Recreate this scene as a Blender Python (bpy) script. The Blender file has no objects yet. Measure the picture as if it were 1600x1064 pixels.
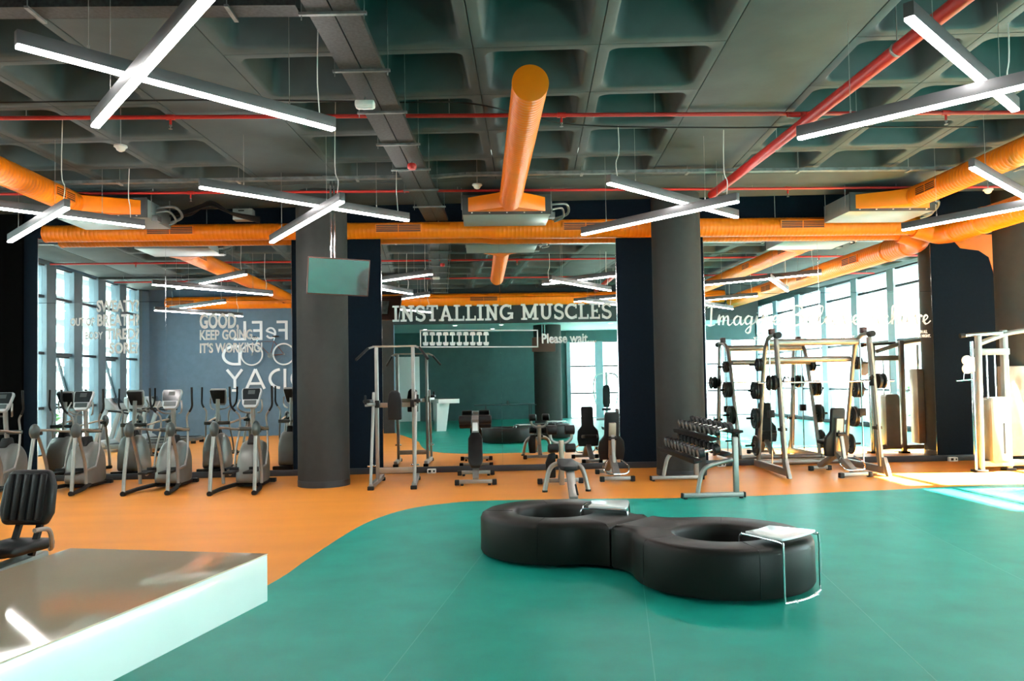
import bpy, bmesh, math, random
from mathutils import Vector, Matrix, Euler
random.seed(7)
PI = math.pi
S = bpy.context.scene
COL = S.collection

# ------------------------------------------------------------------ camera, world, sun, exposure
cam_data = bpy.data.cameras.new('camera'); cam = bpy.data.objects.new('camera', cam_data); COL.objects.link(cam)
cam_data.sensor_fit = 'HORIZONTAL'; cam_data.sensor_width = 36.0
cam_data.lens = 1210.0 / 1600.0 * 36.0
cam_data.shift_y = 26.0 / 1600.0
cam_data.clip_start = 0.05; cam_data.clip_end = 400
cam.matrix_world = Matrix.Translation((0, 0, 1.65)) @ (Matrix.Rotation(-0.043, 4, 'Z') @ Matrix.Rotation(PI / 2 + 0.0323, 4, 'X') @ Matrix.Rotation(-0.018, 4, 'Z'))
S.camera = cam
world = bpy.data.worlds.new('world'); S.world = world; world.use_nodes = True
wn = world.node_tree.nodes; wl = world.node_tree.links; wn.clear()
w_out = wn.new('ShaderNodeOutputWorld'); w_bg = wn.new('ShaderNodeBackground')
w_bg.inputs['Color'].default_value = (0.88, 0.96, 1.0, 1); w_bg.inputs['Strength'].default_value = 9.0
wl.new(w_bg.outputs[0], w_out.inputs[0])
sun_d = bpy.data.lights.new('sun', 'SUN'); sun = bpy.data.objects.new('sun', sun_d); COL.objects.link(sun)
sun_d.energy = 190.0; sun_d.angle = 0.012; sun_d.color = (1.0, 0.93, 0.82)
sun.location = (30, 12, 22)
sun.rotation_euler = Vector((-0.80, 0.06, -0.60)).to_track_quat('-Z', 'Y').to_euler()
vs = S.view_settings
vs.view_transform = 'Standard'; vs.look = 'None'; vs.gamma = 1.0; vs.use_curve_mapping = False
vs.exposure = 1.0

# ------------------------------------------------------------------ materials
MATS = {}
def mat(name, col, rough=0.5, metal=0.0, var=0.0, scale=6.0, bump=0.0, bscale=60.0, spec=0.5, coat=0.0, emit=None, estr=0.0, stretch=None):
    if name in MATS: return MATS[name]
    m = bpy.data.materials.new(name); m.use_nodes = True; MATS[name] = m
    nt = m.node_tree; b = nt.nodes['Principled BSDF']
    b.inputs['Base Color'].default_value = (*col, 1); b.inputs['Roughness'].default_value = rough
    b.inputs['Metallic'].default_value = metal; b.inputs['Specular IOR Level'].default_value = spec
    b.inputs['Coat Weight'].default_value = coat; b.inputs['Coat Roughness'].default_value = 0.08
    if emit: b.inputs['Emission Color'].default_value = (*emit, 1); b.inputs['Emission Strength'].default_value = estr
    tc = nt.nodes.new('ShaderNodeTexCoord'); vec = tc.outputs['Object']
    if stretch:
        mp = nt.nodes.new('ShaderNodeMapping'); mp.inputs['Scale'].default_value = stretch
        nt.links.new(vec, mp.inputs['Vector']); vec = mp.outputs['Vector']
    if var > 0:
        n = nt.nodes.new('ShaderNodeTexNoise'); n.inputs['Scale'].default_value = scale; n.inputs['Detail'].default_value = 5
        nt.links.new(vec, n.inputs['Vector'])
        r = nt.nodes.new('ShaderNodeValToRGB')
        lo = tuple(max(0, c * (1 - var)) for c in col); hi = tuple(min(1, c * (1 + var)) for c in col)
        r.color_ramp.elements[0].position = 0.3; r.color_ramp.elements[1].position = 0.7
        r.color_ramp.elements[0].color = (*lo, 1); r.color_ramp.elements[1].color = (*hi, 1)
        nt.links.new(n.outputs['Fac'], r.inputs['Fac']); nt.links.new(r.outputs['Color'], b.inputs['Base Color'])
    if bump > 0:
        n2 = nt.nodes.new('ShaderNodeTexNoise'); n2.inputs['Scale'].default_value = bscale; n2.inputs['Detail'].default_value = 4
        nt.links.new(vec, n2.inputs['Vector'])
        bp = nt.nodes.new('ShaderNodeBump'); bp.inputs['Strength'].default_value = bump; bp.inputs['Distance'].default_value = 0.01
        nt.links.new(n2.outputs['Fac'], bp.inputs['Height']); nt.links.new(bp.outputs['Normal'], b.inputs['Normal'])
    return m
def pane_mat(name, tint, refl):
    m = bpy.data.materials.new(name); m.use_nodes = True; MATS[name] = m
    nt = m.node_tree; nt.nodes.clear()
    o = nt.nodes.new('ShaderNodeOutputMaterial'); mx = nt.nodes.new('ShaderNodeMixShader')
    t = nt.nodes.new('ShaderNodeBsdfTransparent'); t.inputs['Color'].default_value = (*tint, 1)
    g = nt.nodes.new('ShaderNodeBsdfGlossy'); g.inputs['Roughness'].default_value = 0.02; g.inputs['Color'].default_value = (0.9, 1, 1, 1)
    mx.inputs[0].default_value = refl
    nt.links.new(t.outputs[0], mx.inputs[1]); nt.links.new(g.outputs[0], mx.inputs[2]); nt.links.new(mx.outputs[0], o.inputs[0])
    return m
M_ORANGE_FLOOR = mat('orange_vinyl', (0.72, 0.255, 0.034), 0.45, var=0.05, scale=1.6, bump=0.03, bscale=200, spec=0.22, stretch=(0.25, 1.5, 1))
M_TEAL_FLOOR = mat('teal_vinyl', (0.005, 0.270, 0.210), 0.45, var=0.13, scale=2.2, bump=0.03, bscale=200, spec=0.25)
M_SEAM = mat('pale_teal_weld', (0.05, 0.33, 0.27), 0.5, var=0.05)
M_CEIL = mat('painted_concrete', (0.045, 0.066, 0.068), 0.7, var=0.15, scale=2.5, bump=0.12, bscale=14)
M_ROOF = mat('dark_slab', (0.04, 0.045, 0.045), 0.9, var=0.1)
M_NAVY = mat('navy_wall', (0.0035, 0.009, 0.017), 0.8, spec=0.12, var=0.12, scale=20, bump=0.05, bscale=120)
M_SLATE = mat('slate_blue_wall', (0.125, 0.20, 0.275), 0.75, spec=0.2, var=0.06, scale=6, bump=0.05, bscale=120)
M_BULK = mat('dark_grey_teal_paint', (0.028, 0.044, 0.048), 0.7, var=0.06, spec=0.2)
M_BLACKWALL = mat('black_wall', (0.002, 0.002, 0.002), 0.9, spec=0.03, var=0.1)
M_TEALWALL = mat('dark_teal_wall', (0.036, 0.105, 0.105), 0.6, var=0.08, scale=4)
M_COLUMN = mat('grey_column_plaster', (0.030, 0.031, 0.029), 0.75, spec=0.3, var=0.08, scale=9, bump=0.15, bscale=90)
M_BASE = mat('charcoal_skirting', (0.022, 0.023, 0.028), 0.45, var=0.1)
M_LOBBYCEIL = mat('pale_teal_ceiling', (0.30, 0.48, 0.48), 0.8, var=0.03)
M_DUCT = mat('orange_duct_paint', (0.88, 0.205, 0.004), 0.36, var=0.04, scale=5, spec=0.35)
M_DUCTGRILLE = mat('dark_orange_grille', (0.10, 0.030, 0.010), 0.5, var=0.1)
M_RED = mat('red_pipe_paint', (0.50, 0.018, 0.014), 0.38, var=0.06)
M_GALV = mat('galvanised_steel', (0.20, 0.22, 0.22), 0.42, 0.6, var=0.35, scale=9)
M_TRAY = mat('perforated_dark_tray', (0.026, 0.030, 0.030), 0.55, 0.2, var=0.55, scale=34)
M_UNIT = mat('grey_sheet_metal', (0.30, 0.36, 0.36), 0.35, 0.3, var=0.06)
M_UNITDARK = mat('dark_insulation', (0.04, 0.045, 0.047), 0.7, var=0.2)
M_LAMPBODY = mat('lamp_housing_grey', (0.085, 0.085, 0.09), 0.5, 0.2, var=0.05)
M_LAMP = mat('lamp_diffuser', (0.9, 0.9, 0.9), 0.5, emit=(1.0, 0.95, 0.92), estr=34.0)
M_DOWNLIGHT = mat('downlight_glow', (0.9, 0.9, 0.9), 0.5, emit=(1.0, 0.97, 0.92), estr=8.0)
M_WIRE = mat('thin_grey_wire', (0.30, 0.30, 0.29), 0.5, 0.3, var=0.05)
M_SILVER = mat('silver_frame_paint', (0.30, 0.29, 0.27), 0.42, 0.7, var=0.06, scale=8)
M_CHROME = mat('chrome', (0.75, 0.76, 0.77), 0.12, 1.0, var=0.03)
M_TAN = mat('warm_bare_steel', (0.36, 0.29, 0.22), 0.4, 0.6, var=0.08)
M_BLACK = mat('black_vinyl', (0.006, 0.006, 0.0065), 0.48, spec=0.3, var=0.15, bump=0.08, bscale=150)
M_RUBBER = mat('black_rubber', (0.007, 0.007, 0.007), 0.6, spec=0.3, var=0.2)
M_IRON = mat('black_iron_plate', (0.007, 0.007, 0.0075), 0.4, 0.0, spec=0.4, var=0.2)
M_SOFA = mat('black_leather', (0.011, 0.0095, 0.008), 0.46, var=0.12, scale=4, bump=0.10, bscale=220, spec=0.22)
M_WHITE = mat('white_lacquer', (0.76, 0.80, 0.79), 0.22, var=0.015, coat=0.4)
M_BEIGE_TOP = mat('glossy_beige', (0.74, 0.53, 0.38), 0.035, var=0.05, scale=2.5, spec=0.5)
M_PLASTICW = mat('white_plastic', (0.72, 0.72, 0.69), 0.4, var=0.02)
M_SHROUD = mat('grey_machine_shroud', (0.19, 0.195, 0.18), 0.34, 0.25, var=0.06, spec=0.5)
M_SHROUDLT = mat('pale_machine_panel', (0.42, 0.45, 0.46), 0.35, 0.2, var=0.04)
M_CAP = mat('dark_teal_grey_cap', (0.045, 0.060, 0.058), 0.38, var=0.08)
M_SCREEN = mat('dark_screen', (0.02, 0.024, 0.026), 0.12, var=0.1)
M_TVSCREEN = mat('glossy_tv_screen', (0.50, 0.58, 0.58), 0.05, 0.9, var=0.03)
M_TVBACK = mat('brown_black_tv_shell', (0.06, 0.016, 0.008), 0.35, var=0.1)
M_LETTER = mat('pale_grey_vinyl_letter', (0.58, 0.59, 0.57), 0.6, var=0.02)
M_LETTERW = mat('white_letter', (0.80, 0.82, 0.86), 0.5, var=0.02)
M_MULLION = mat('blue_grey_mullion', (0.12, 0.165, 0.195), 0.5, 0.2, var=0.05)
M_MULLION_BACKLIT = mat('backlit_mullion', (0.26, 0.34, 0.39), 0.5, 0.2, var=0.05)  # brighter copy of the mullion colour, with the backlight put into it
M_FRAME = mat('dark_window_frame', (0.030, 0.036, 0.045), 0.45, var=0.05)
M_TABLETOP = mat('dark_green_table', (0.012, 0.045, 0.048), 0.35, var=0.05)
M_GROUND = mat('pale_paving', (0.42, 0.43, 0.42), 0.9, var=0.1, scale=0.8)
M_FACADE = mat('pale_facade', (0.030, 0.050, 0.058), 0.6, var=0.10, scale=0.9)
M_LOUVRE = mat('white_louvre', (0.12, 0.13, 0.13), 0.6, var=0.02)
M_LEAF = mat('shrub_leaf', (0.16, 0.30, 0.10), 0.7, var=0.35, scale=9)
M_BIKE = mat('bicycle_dark_frame', (0.16, 0.04, 0.02), 0.4, 0.3, var=0.1)
M_PANE = pane_mat('window_pane_glass', (0.86, 0.95, 0.95), 0.06)
m = bpy.data.materials.new('mirror_glass'); m.use_nodes = True; MATS['mirror_glass'] = m; M_MIRROR = m
nt = m.node_tree; nt.nodes.clear()
_o = nt.nodes.new('ShaderNodeOutputMaterial'); _g = nt.nodes.new('ShaderNodeBsdfGlossy')
_g.inputs['Color'].default_value = (0.86, 0.89, 0.88, 1); _g.inputs['Roughness'].default_value = 0.0
nt.links.new(_g.outputs[0], _o.inputs[0])

# ------------------------------------------------------------------ mesh helpers
def catmull(pts, sub=6, closed=False):
    P = [Vector(p) for p in pts]; n = len(P); out = []
    rng = range(n if closed else n - 1)
    for i in rng:
        if closed: a, b, c, d = P[(i - 1) % n], P[i], P[(i + 1) % n], P[(i + 2) % n]
        else: a, b, c, d = P[max(i - 1, 0)], P[i], P[i + 1], P[min(i + 2, n - 1)]
        for k in range(sub):
            t = k / sub
            out.append(0.5 * ((2 * b) + (c - a) * t + (2 * a - 5 * b + 4 * c - d) * t * t + (3 * b - a - 3 * c + d) * t ** 3))
    if not closed: out.append(P[-1])
    return out
class MB:
    def __init__(s): s.v = []; s.f = []
    def add(s, verts, faces):
        o = len(s.v); s.v += [tuple(p) for p in verts]; s.f += [tuple(i + o for i in f) for f in faces]; return s
    def box(s, c, d, rot=None):
        hx, hy, hz = d[0] / 2, d[1] / 2, d[2] / 2
        P = [Vector((x, y, z)) for x in (-hx, hx) for y in (-hy, hy) for z in (-hz, hz)]
        if rot is not None:
            R = rot if isinstance(rot, Matrix) else Euler(rot).to_matrix()
            P = [R @ p for p in P]
        P = [p + Vector(c) for p in P]
        return s.add(P, [(0, 1, 3, 2), (4, 6, 7, 5), (0, 4, 5, 1), (2, 3, 7, 6), (0, 2, 6, 4), (1, 5, 7, 3)])
    def span(s, x0, x1, y0, y1, z0, z1): return s.box(((x0 + x1) / 2, (y0 + y1) / 2, (z0 + z1) / 2), (x1 - x0, y1 - y0, z1 - z0))
    def beam(s, p0, p1, w, h, up=(0, 0, 1)):
        p0, p1 = Vector(p0), Vector(p1); d = p1 - p0; y = d.normalized()
        u = Vector(up)
        if abs(y.dot(u)) > 0.98: u = Vector((0, 1, 0))
        x = y.cross(u).normalized(); z = x.cross(y)
        R = Matrix((x, y, z)).transposed()
        return s.box((p0 + p1) / 2, (w, d.length, h), R)
    def tube(s, pts, r, n=10, closed=False, caps=True):
        P = [Vector(p) for p in pts]; m = len(P)
        rs = r if isinstance(r, (list, tuple)) else [r] * m
        T = []
        for i in range(m):
            a = P[(i - 1) % m] if (closed or i > 0) else P[i]; b = P[(i + 1) % m] if (closed or i < m - 1) else P[i]
            t = (b - a); T.append(t.normalized() if t.length > 1e-9 else Vector((0, 0, 1)))
        u = T[0].orthogonal().normalized(); verts = []; faces = []
        for i in range(m):
            u = (u - T[i] * u.dot(T[i])); u = u.normalized() if u.length > 1e-6 else T[i].orthogonal().normalized()
            w = T[i].cross(u)
            for k in range(n):
                a = 2 * PI * k / n; verts.append(P[i] + (u * math.cos(a) + w * math.sin(a)) * rs[i])
        for i in range(m if closed else m - 1):
            j = (i + 1) % m
            for k in range(n):
                l = (k + 1) % n; faces.append((i * n + k, i * n + l, j * n + l, j * n + k))
        if caps and not closed:
            faces.append(tuple(range(n - 1, -1, -1))); faces.append(tuple((m - 1) * n + k for k in range(n)))
        return s.add(verts, faces)
    def cyl(s, p0, p1, r, n=16, r2=None): return s.tube([p0, p1], [r, r if r2 is None else r2], n)
    def lathe(s, prof, p0, axis, n=24, closed=False):
        """prof: list of (t along axis, radius)"""
        A = Vector(axis).normalized(); p0 = Vector(p0); u = A.orthogonal().normalized(); w = A.cross(u)
        verts = []; faces = []
        for (t, r) in prof:
            for k in range(n):
                a = 2 * PI * k / n; verts.append(p0 + A * t + (u * math.cos(a) + w * math.sin(a)) * r)
        m = len(prof)
        for i in range(m if closed else m - 1):
            j = (i + 1) % m
            for k in range(n):
                l = (k + 1) % n; faces.append((i * n + k, i * n + l, j * n + l, j * n + k))
        if not closed:
            faces.append(tuple(range(n - 1, -1, -1))); faces.append(tuple((m - 1) * n + k for k in range(n)))
        return s.add(verts, faces)
    def prism(s, poly, fn, d0, d1):
        """poly: 2D outline; fn(a,b,d) -> 3D"""
        n = len(poly)
        V = [fn(a, b, d0) for a, b in poly] + [fn(a, b, d1) for a, b in poly]
        F = [tuple(range(n - 1, -1, -1)), tuple(range(n, 2 * n))] + [(i, (i + 1) % n, n + (i + 1) % n, n + i) for i in range(n)]
        return s.add(V, F)
    def ellipsoid(s, c, r, n=14, m=8, rot=None):
        verts = []; faces = []; R = Euler(rot).to_matrix() if rot else Matrix.Identity(3)
        for i in range(m + 1):
            th = PI * i / m
            for k in range(n):
                a = 2 * PI * k / n
                verts.append(Vector(c) + R @ Vector((r[0] * math.sin(th) * math.cos(a), r[1] * math.sin(th) * math.sin(a), r[2] * math.cos(th))))
        for i in range(m):
            for k in range(n):
                l = (k + 1) % n; faces.append((i * n + k, (i + 1) * n + k, (i + 1) * n + l, i * n + l))
        return s.add(verts, faces)
    def mesh(s, name, bevel=0.0, seg=2, smooth=True, angle=38):
        me = bpy.data.meshes.new(name)
        bm = bmesh.new()
        vs_ = [bm.verts.new(p) for p in s.v]
        for f in s.f:
            try: bm.faces.new([vs_[i] for i in f])
            except ValueError: pass
        bmesh.ops.remove_doubles(bm, verts=bm.verts, dist=1e-6)
        bmesh.ops.dissolve_degenerate(bm, edges=bm.edges, dist=1e-6)
        bmesh.ops.recalc_face_normals(bm, faces=bm.faces)
        if bevel > 0:
            E_ = [e for e in bm.edges if len(e.link_faces) == 2 and e.calc_face_angle(0) > 0.6]
            bmesh.ops.bevel(bm, geom=E_, offset=bevel, segments=seg, profile=0.5, affect='EDGES', clamp_overlap=True)
        bm.to_mesh(me); bm.free()
        if smooth:
            me.shade_smooth(); me.set_sharp_from_angle(angle=math.radians(angle))
        return me
    def build(s, name, material, parent=None, bevel=0.0, seg=2, smooth=True, loc=(0, 0, 0), angle=38):
        me = s.mesh(name, bevel, seg, smooth, angle); me.materials.append(material)
        return put(name, me, parent, loc)
def put(name, me, parent=None, loc=(0, 0, 0), rot=(0, 0, 0)):
    o = bpy.data.objects.new(name, me); COL.objects.link(o); o.location = loc; o.rotation_euler = rot
    if parent is not None: o.parent = parent
    return o
def tag(o, label, cat, group=None, kind=None):
    o['label'] = label
    if cat: o['category'] = cat
    if group: o['group'] = group
    if kind: o['kind'] = kind
    return o
def thing(name, label, cat, loc=(0, 0, 0), rz=0.0, group=None, kind=None):
    o = bpy.data.objects.new(name, None); COL.objects.link(o); o.location = loc; o.rotation_euler = (0, 0, rz)
    o.empty_display_size = 0.1
    return tag(o, label, cat, group, kind)
def struct(o, label=None):
    o['kind'] = 'structure'
    if label: o['label'] = label
    return o
def dup(root, loc, rz, label, parent=None):
    r = root.copy(); COL.objects.link(r); r.location = loc; r.rotation_euler = (0, 0, rz); r['label'] = label
    for ch in list(root.children):
        c = ch.copy(); COL.objects.link(c); c.parent = r
        for g in list(ch.children):
            d = g.copy(); COL.objects.link(d); d.parent = c
    return r
def rrect(w, h, r, n=5):
    """rounded rectangle outline centred on 0"""
    P = []
    for cx, cy, a0 in ((w / 2 - r, h / 2 - r, 0), (-w / 2 + r, h / 2 - r, PI / 2), (-w / 2 + r, -h / 2 + r, PI), (w / 2 - r, -h / 2 + r, 1.5 * PI)):
        for k in range(n + 1):
            a = a0 + PI / 2 * k / n; P.append((cx + r * math.cos(a), cy + r * math.sin(a)))
    return P
XY = lambda a, b, d: Vector((a, b, d))
XZ = lambda a, b, d: Vector((a, d, b))
YZ = lambda a, b, d: Vector((d, a, b))

# ------------------------------------------------------------------ setting: floor
WALL = 14.5; XL = -11.1; XR = 12.6; YB = -5.4; YF = 2.6; CEIL = 4.87; ROOF = 5.36
struct(MB().span(XL - 0.3, XR + 0.3, YB - 0.3, WALL + 0.3, -0.2, 0.0).build('floor', M_ORANGE_FLOOR, smooth=False), 'orange vinyl gym floor')
_e = [(-4.4, YB), (-3.6, 0.2), (-2.85, 2.6), (-2.25, 4.7), (-1.78, 6.56), (-1.66, 7.48), (-1.50, 8.7), (-1.31, 9.59), (-0.95, 10.35), (-0.45, 10.74), (0.1, 10.88), (1.3, 10.84), (2.73, 10.70), (3.9, 10.72), (5.0, 10.86), (6.1, 11.0), (7.1, 11.15), (9.5, 11.35), (XR, 11.5)]
_e = [(p.x, p.y) for p in catmull([(a, b, 0) for a, b in _e], 6)]
fi = struct(MB().prism(_e + [(XR, YB)], XY, 0.0, 0.003).build('floor_inlay', M_TEAL_FLOOR, smooth=False), 'teal vinyl floor area with a curved edge')
for k in range(8):
    xs_ = -2.87 + 1.52 * k
    MB().prism([(xs_ - .003 + .18 * YB, YB), (xs_ + .003 + .18 * YB, YB), (xs_ + .003 + .18 * 10.2, 10.2), (xs_ - .003 + .18 * 10.2, 10.2)] if xs_ > -2.0 else [(xs_ - .003 + .18 * YB, YB), (xs_ + .003 + .18 * YB, YB), (xs_ + .003 + .18 * 4.0, 4.0), (xs_ - .003 + .18 * 4.0, 4.0)], XY, 0.003, 0.0036).build('weld_seam', M_SEAM, fi, smooth=False)
struct(MB().span(-60, 80, -60, 60, -0.5, -0.21).build('ground', M_GROUND, smooth=False), 'pale paving outside the windows')

# ------------------------------------------------------------------ setting: walls
wb = struct(MB().span(XL - 0.3, XR + 0.3, WALL, WALL + 0.3, 0, ROOF).build('wall_back', M_NAVY, smooth=False), 'dark navy end wall')
struct(MB().span(XL, -8.30, WALL - 0.06, WALL, 0, CEIL).build('wall_back_panel', M_BLACKWALL, smooth=False), 'black wall panel at the far left')
struct(MB().span(XL - 0.3, XR + 0.3, WALL - 0.045, WALL, 0, 0.11).build('baseboard_back', M_BASE, bevel=0.004), 'charcoal skirting along the end wall')
# wall behind the bicycle (slate blue), with a bulkhead over the opening to the lobby
struct(MB().span(XL, -2.87, YF - 0.25, YF, 0, ROOF).build('wall_front', M_SLATE, smooth=False), 'slate blue wall')
struct(MB().span(-2.87, 9.7, YF - 0.25, YF, 3.68, ROOF).build('trim_1', M_BULK, smooth=False), 'dark grey bulkhead over the lobby opening')
struct(MB().span(-3.75, -2.87, YF, YF + 0.04, 0, ROOF).build('trim_4', M_COLUMN, smooth=False), 'dark grey end of the slate wall beside the lobby opening')
struct(MB().span(-4.6, -4.4, YB, YF - 0.25, 0, 3.9).build('wall_lobby_side', M_TEALWALL, smooth=False), 'dark teal lobby side wall')
struct(MB().span(-4.6, 3.9, YB - 0.25, YB, 0, 4.1).build('wall_lobby_end', M_TEALWALL, smooth=False), 'dark teal lobby end wall')
lc = struct(MB().span(-4.6, 9.7, YB - 0.3, YF - 0.25, 3.9, 4.05).build('ceiling_lobby', M_LOBBYCEIL, smooth=False), 'pale teal lower ceiling')
for (x, y) in ((-0.9, -1.2), (0.9, -1.2), (-2.2, -3.2), (2.6, -3.4), (0.6, -3.4), (5.2, -1.2), (7.8, -2.4)):
    mb = MB().lathe([(0, 0.02), (0, 0.11), (0.012, 0.11), (0.012, 0.085)], (x, y, 3.888), (0, 0, 1), 20)
    t = thing('downlight', 'round recessed downlight in the pale teal lobby ceiling', 'light', (x, y, 3.888), group='downlights in the lobby ceiling')
    MB().lathe([(0, 0.085), (0, 0.115), (0.012, 0.115), (0.012, 0.085)], (0, 0, 0), (0, 0, 1), 20, True).build('rim', M_PLASTICW, t)
    MB().cyl((0, 0, 0.004), (0, 0, 0.010), 0.085, 20).build('lens', M_DOWNLIGHT, t)

# side walls: glazed bays with piers, dark transoms and panes
def glazed(name, axis, fixed, a0, a1, pitch, pier, z0, z1, transoms, sgn, label, open_bays=()):
    """a row of window bays along 'axis'; fixed = coordinate of the glass plane, sgn = inward direction"""
    def pt(a, z, d): return (fixed + sgn * d, a, z) if axis == 'y' else (a, fixed + sgn * d, z)
    def bx(mb, A0, A1, Z0, Z1, D0, D1):
        p, q = pt(A0, Z0, D0), pt(A1, Z1, D1)
        return mb.box([(p[i] + q[i]) / 2 for i in range(3)], [abs(p[i] - q[i]) for i in range(3)])
    n = max(1, round((a1 - a0) / pitch)); pitch = (a1 - a0) / n
    k = 0
    for i in range(n):
        b0 = a0 + i * pitch; b1 = b0 + pitch
        w = struct(thing('window_%s_%d' % (name, i + 1), label, None, (0, 0, 0)), label)
        mb = MB(); bx(mb, b0, b0 + pier / 2, z0, z1, -0.15, 0.12); bx(mb, b1 - pier / 2, b1, z0, z1, -0.15, 0.12)
        mb.build('pier', M_MULLION if name == 'left' else M_MULLION_BACKLIT, w, smooth=False)
        g0, g1 = b0 + pier / 2, b1 - pier / 2
        zs = [z0] + list(transoms) + [z1]
        for z in zs:
            bx(MB(), g0, g1, max(z - 0.035, z0), min(z + 0.035, z1), -0.05, 0.06).build('transom', M_FRAME, w, smooth=False)
        for j in range(len(zs) - 1):
            bx(MB(), g0, g1, zs[j] + 0.035, zs[j + 1] - 0.035, -0.006, 0.006).build('pane', M_PANE, w, smooth=False)
            if (i, j) in open_bays:      # a tilting sash, ajar
                s_ = MB(); h = zs[j + 1] - zs[j] - 0.08; zc = (zs[j] + zs[j + 1]) / 2; off = -0.16
                for (aa, zz, lw, lh) in ((g0 + 0.05, zc, 0.06, h), (g1 - 0.05, zc, 0.06, h), ((g0 + g1) / 2, zs[j] + 0.07, g1 - g0 - 0.1, 0.06), ((g0 + g1) / 2, zs[j + 1] - 0.07, g1 - g0 - 0.1, 0.06)):
                    dd = off * (zs[j + 1] - zz) / h * 1.6
                    p = pt(aa, zz, dd)
                    d3 = (0.05, lw, lh) if axis == 'y' else (lw, 0.05, lh)
                    s_.box(p, d3, (0, -sgn * 0.25 if axis == 'y' else 0, 0) if lh > 0.2 else None)
                s_.build('sash', M_FRAME, w, smooth=False)
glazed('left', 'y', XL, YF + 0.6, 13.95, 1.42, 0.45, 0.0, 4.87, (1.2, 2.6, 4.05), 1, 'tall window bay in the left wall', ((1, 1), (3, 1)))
struct(MB().span(XL - 0.3, XL + 0.1, YF - 0.25, YF + 0.6, 0, ROOF).span(XL - 0.3, XL + 0.1, 13.95, WALL, 0, ROOF).span(XL - 0.3, XL + 0.1, YF, WALL, 4.87, ROOF).build('wall_left', M_SLATE, smooth=False), 'slate blue left wall around the windows')
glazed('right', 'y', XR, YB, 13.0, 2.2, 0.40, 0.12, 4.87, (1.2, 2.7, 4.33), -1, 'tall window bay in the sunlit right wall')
struct(MB().span(XR - 0.1, XR + 0.3, YB, 13.0, 4.87, ROOF).span(XR - 0.1, XR + 0.3, 13.0, WALL, 0, ROOF).span(XR - 0.1, XR + 0.15, YB, 13.0, 0, 0.12).build('wall_right', M_CEIL, smooth=False), 'grey right wall around the windows')
glazed('lobby', 'x', YB, 3.9, XR, 1.45, 0.35, 0.0, 3.4, (1.1, 2.3), 1, 'window bay at the far end of the lobby')
struct(MB().span(9.55, 9.7, YB, YF - 0.25, 3.9, ROOF).build('trim_3', M_SLATE, smooth=False), 'slate blue edge of the lobby ceiling')
struct(MB().span(3.9, XR + 0.2, YB - 0.2, YB + 0.1, 3.4, ROOF).build('trim_2', M_TEALWALL, smooth=False), 'dark teal lintel over the lobby windows')
d1 = struct(MB().span(-3.72, -2.62, YB, YB + 0.06, 0, 2.85).build('door_1', M_WHITE, bevel=0.006), 'white lobby door')
MB().tube(catmull([(-2.74, YB + 0.06, 1.05), (-2.74, YB + 0.12, 1.05), (-2.86, YB + 0.12, 1.05)], 4), 0.012).build('door_handle', M_CHROME, d1)

# columns
for i, (x, y, r, nm) in enumerate(((-2.60, 13.05, 0.42, 'round dark grey column behind the hanging television'), (3.48, 13.35, 0.42, 'round dark grey column behind the dumbbell rack'), (9.66, 13.3, 0.43, 'round dark grey column at the right by the cable machine'))):
    t = thing('column', nm, 'column', (x, y, 0), group='round columns along the mirror wall')
    MB().lathe([(0.0, r), (CEIL + 0.1, r)], (0, 0, 0), (0, 0, 1), 48).build('shaft', M_COLUMN, t)
    MB().lathe([(0.0, r + 0.006), (0.10, r + 0.006), (0.105, r)], (0, 0, 0), (0, 0, 1), 48).build('skirting', M_BASE, t)
t = thing('column', 'thick dark grey column in the lobby behind the second television', 'column', (2.75, -1.9, 0))
MB().lathe([(0.0, 0.55), (3.9, 0.55)], (0, 0, 0), (0, 0, 1), 48).build('shaft', M_COLUMN, t)
MB().lathe([(0.0, 0.556), (0.10, 0.556), (0.105, 0.55)], (0, 0, 0), (0, 0, 1), 48).build('skirting', M_BASE, t)

# ------------------------------------------------------------------ waffle ceiling
ANG = 0.068; OX, OY = 3.42, 13.0
def grid(u, w, z=CEIL): return Vector((OX + u * math.cos(ANG) + w * math.sin(ANG), OY - u * math.sin(ANG) + w * math.cos(ANG), z))
ceil = struct(MB().span(XL - 0.3, XR + 0.3, YF - 0.25, WALL + 0.3, ROOF, ROOF + 0.15).span(9.7, XR + 0.3, YB - 0.3, YF - 0.25, ROOF, ROOF + 0.15).build('ceiling', M_ROOF, smooth=False), 'dark waffle slab ceiling')
PITCH = 1.215
def coffer_mesh():
    def loop(half, rad, z):
        return [Vector((a, b, z)) for a, b in rrect(2 * half, 2 * half, rad, 6)]
    L = [loop(PITCH / 2 - 0.005, 0.004, 0.02), loop(PITCH / 2 - 0.005, 0.004, 0.0), loop(0.515, 0.13, 0.0), loop(0.497, 0.12, 0.012), loop(0.485, 0.115, 0.04), loop(0.415, 0.09, 0.42), loop(0.39, 0.07, 0.46)]
    mb = MB(); n = len(L[0]); vv = [p for l in L for p in l]; ff = []
    for i in range(len(L) - 1):
        for k in range(n):
            j = (k + 1) % n; ff.append((i * n + k, i * n + j, (i + 1) * n + j, (i + 1) * n + k))
    ff.append(tuple((len(L) - 1) * n + k for k in range(n)))
    mb.add(vv, ff); me = mb.mesh('coffer', smooth=True, angle=50); me.materials.append(M_CEIL)
    me.flip_normals() if me.polygons[-1].normal.z > 0 else None
    return me
cm = coffer_mesh()
BAY = 6.07; BW = 0.605; W0 = -1.0
for b in (-2, -1, 0, 1):
    for k in range(4 if b < 1 else 2):
        u = b * BAY + BW + PITCH * (k + 0.5)
        for j in range(8):
            w = W0 - PITCH * (j + 0.5)
            p = grid(u, w)
            if p.y < YF + 0.2: continue
            put('coffer', cm, ceil, p, (0, 0, -ANG))
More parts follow.
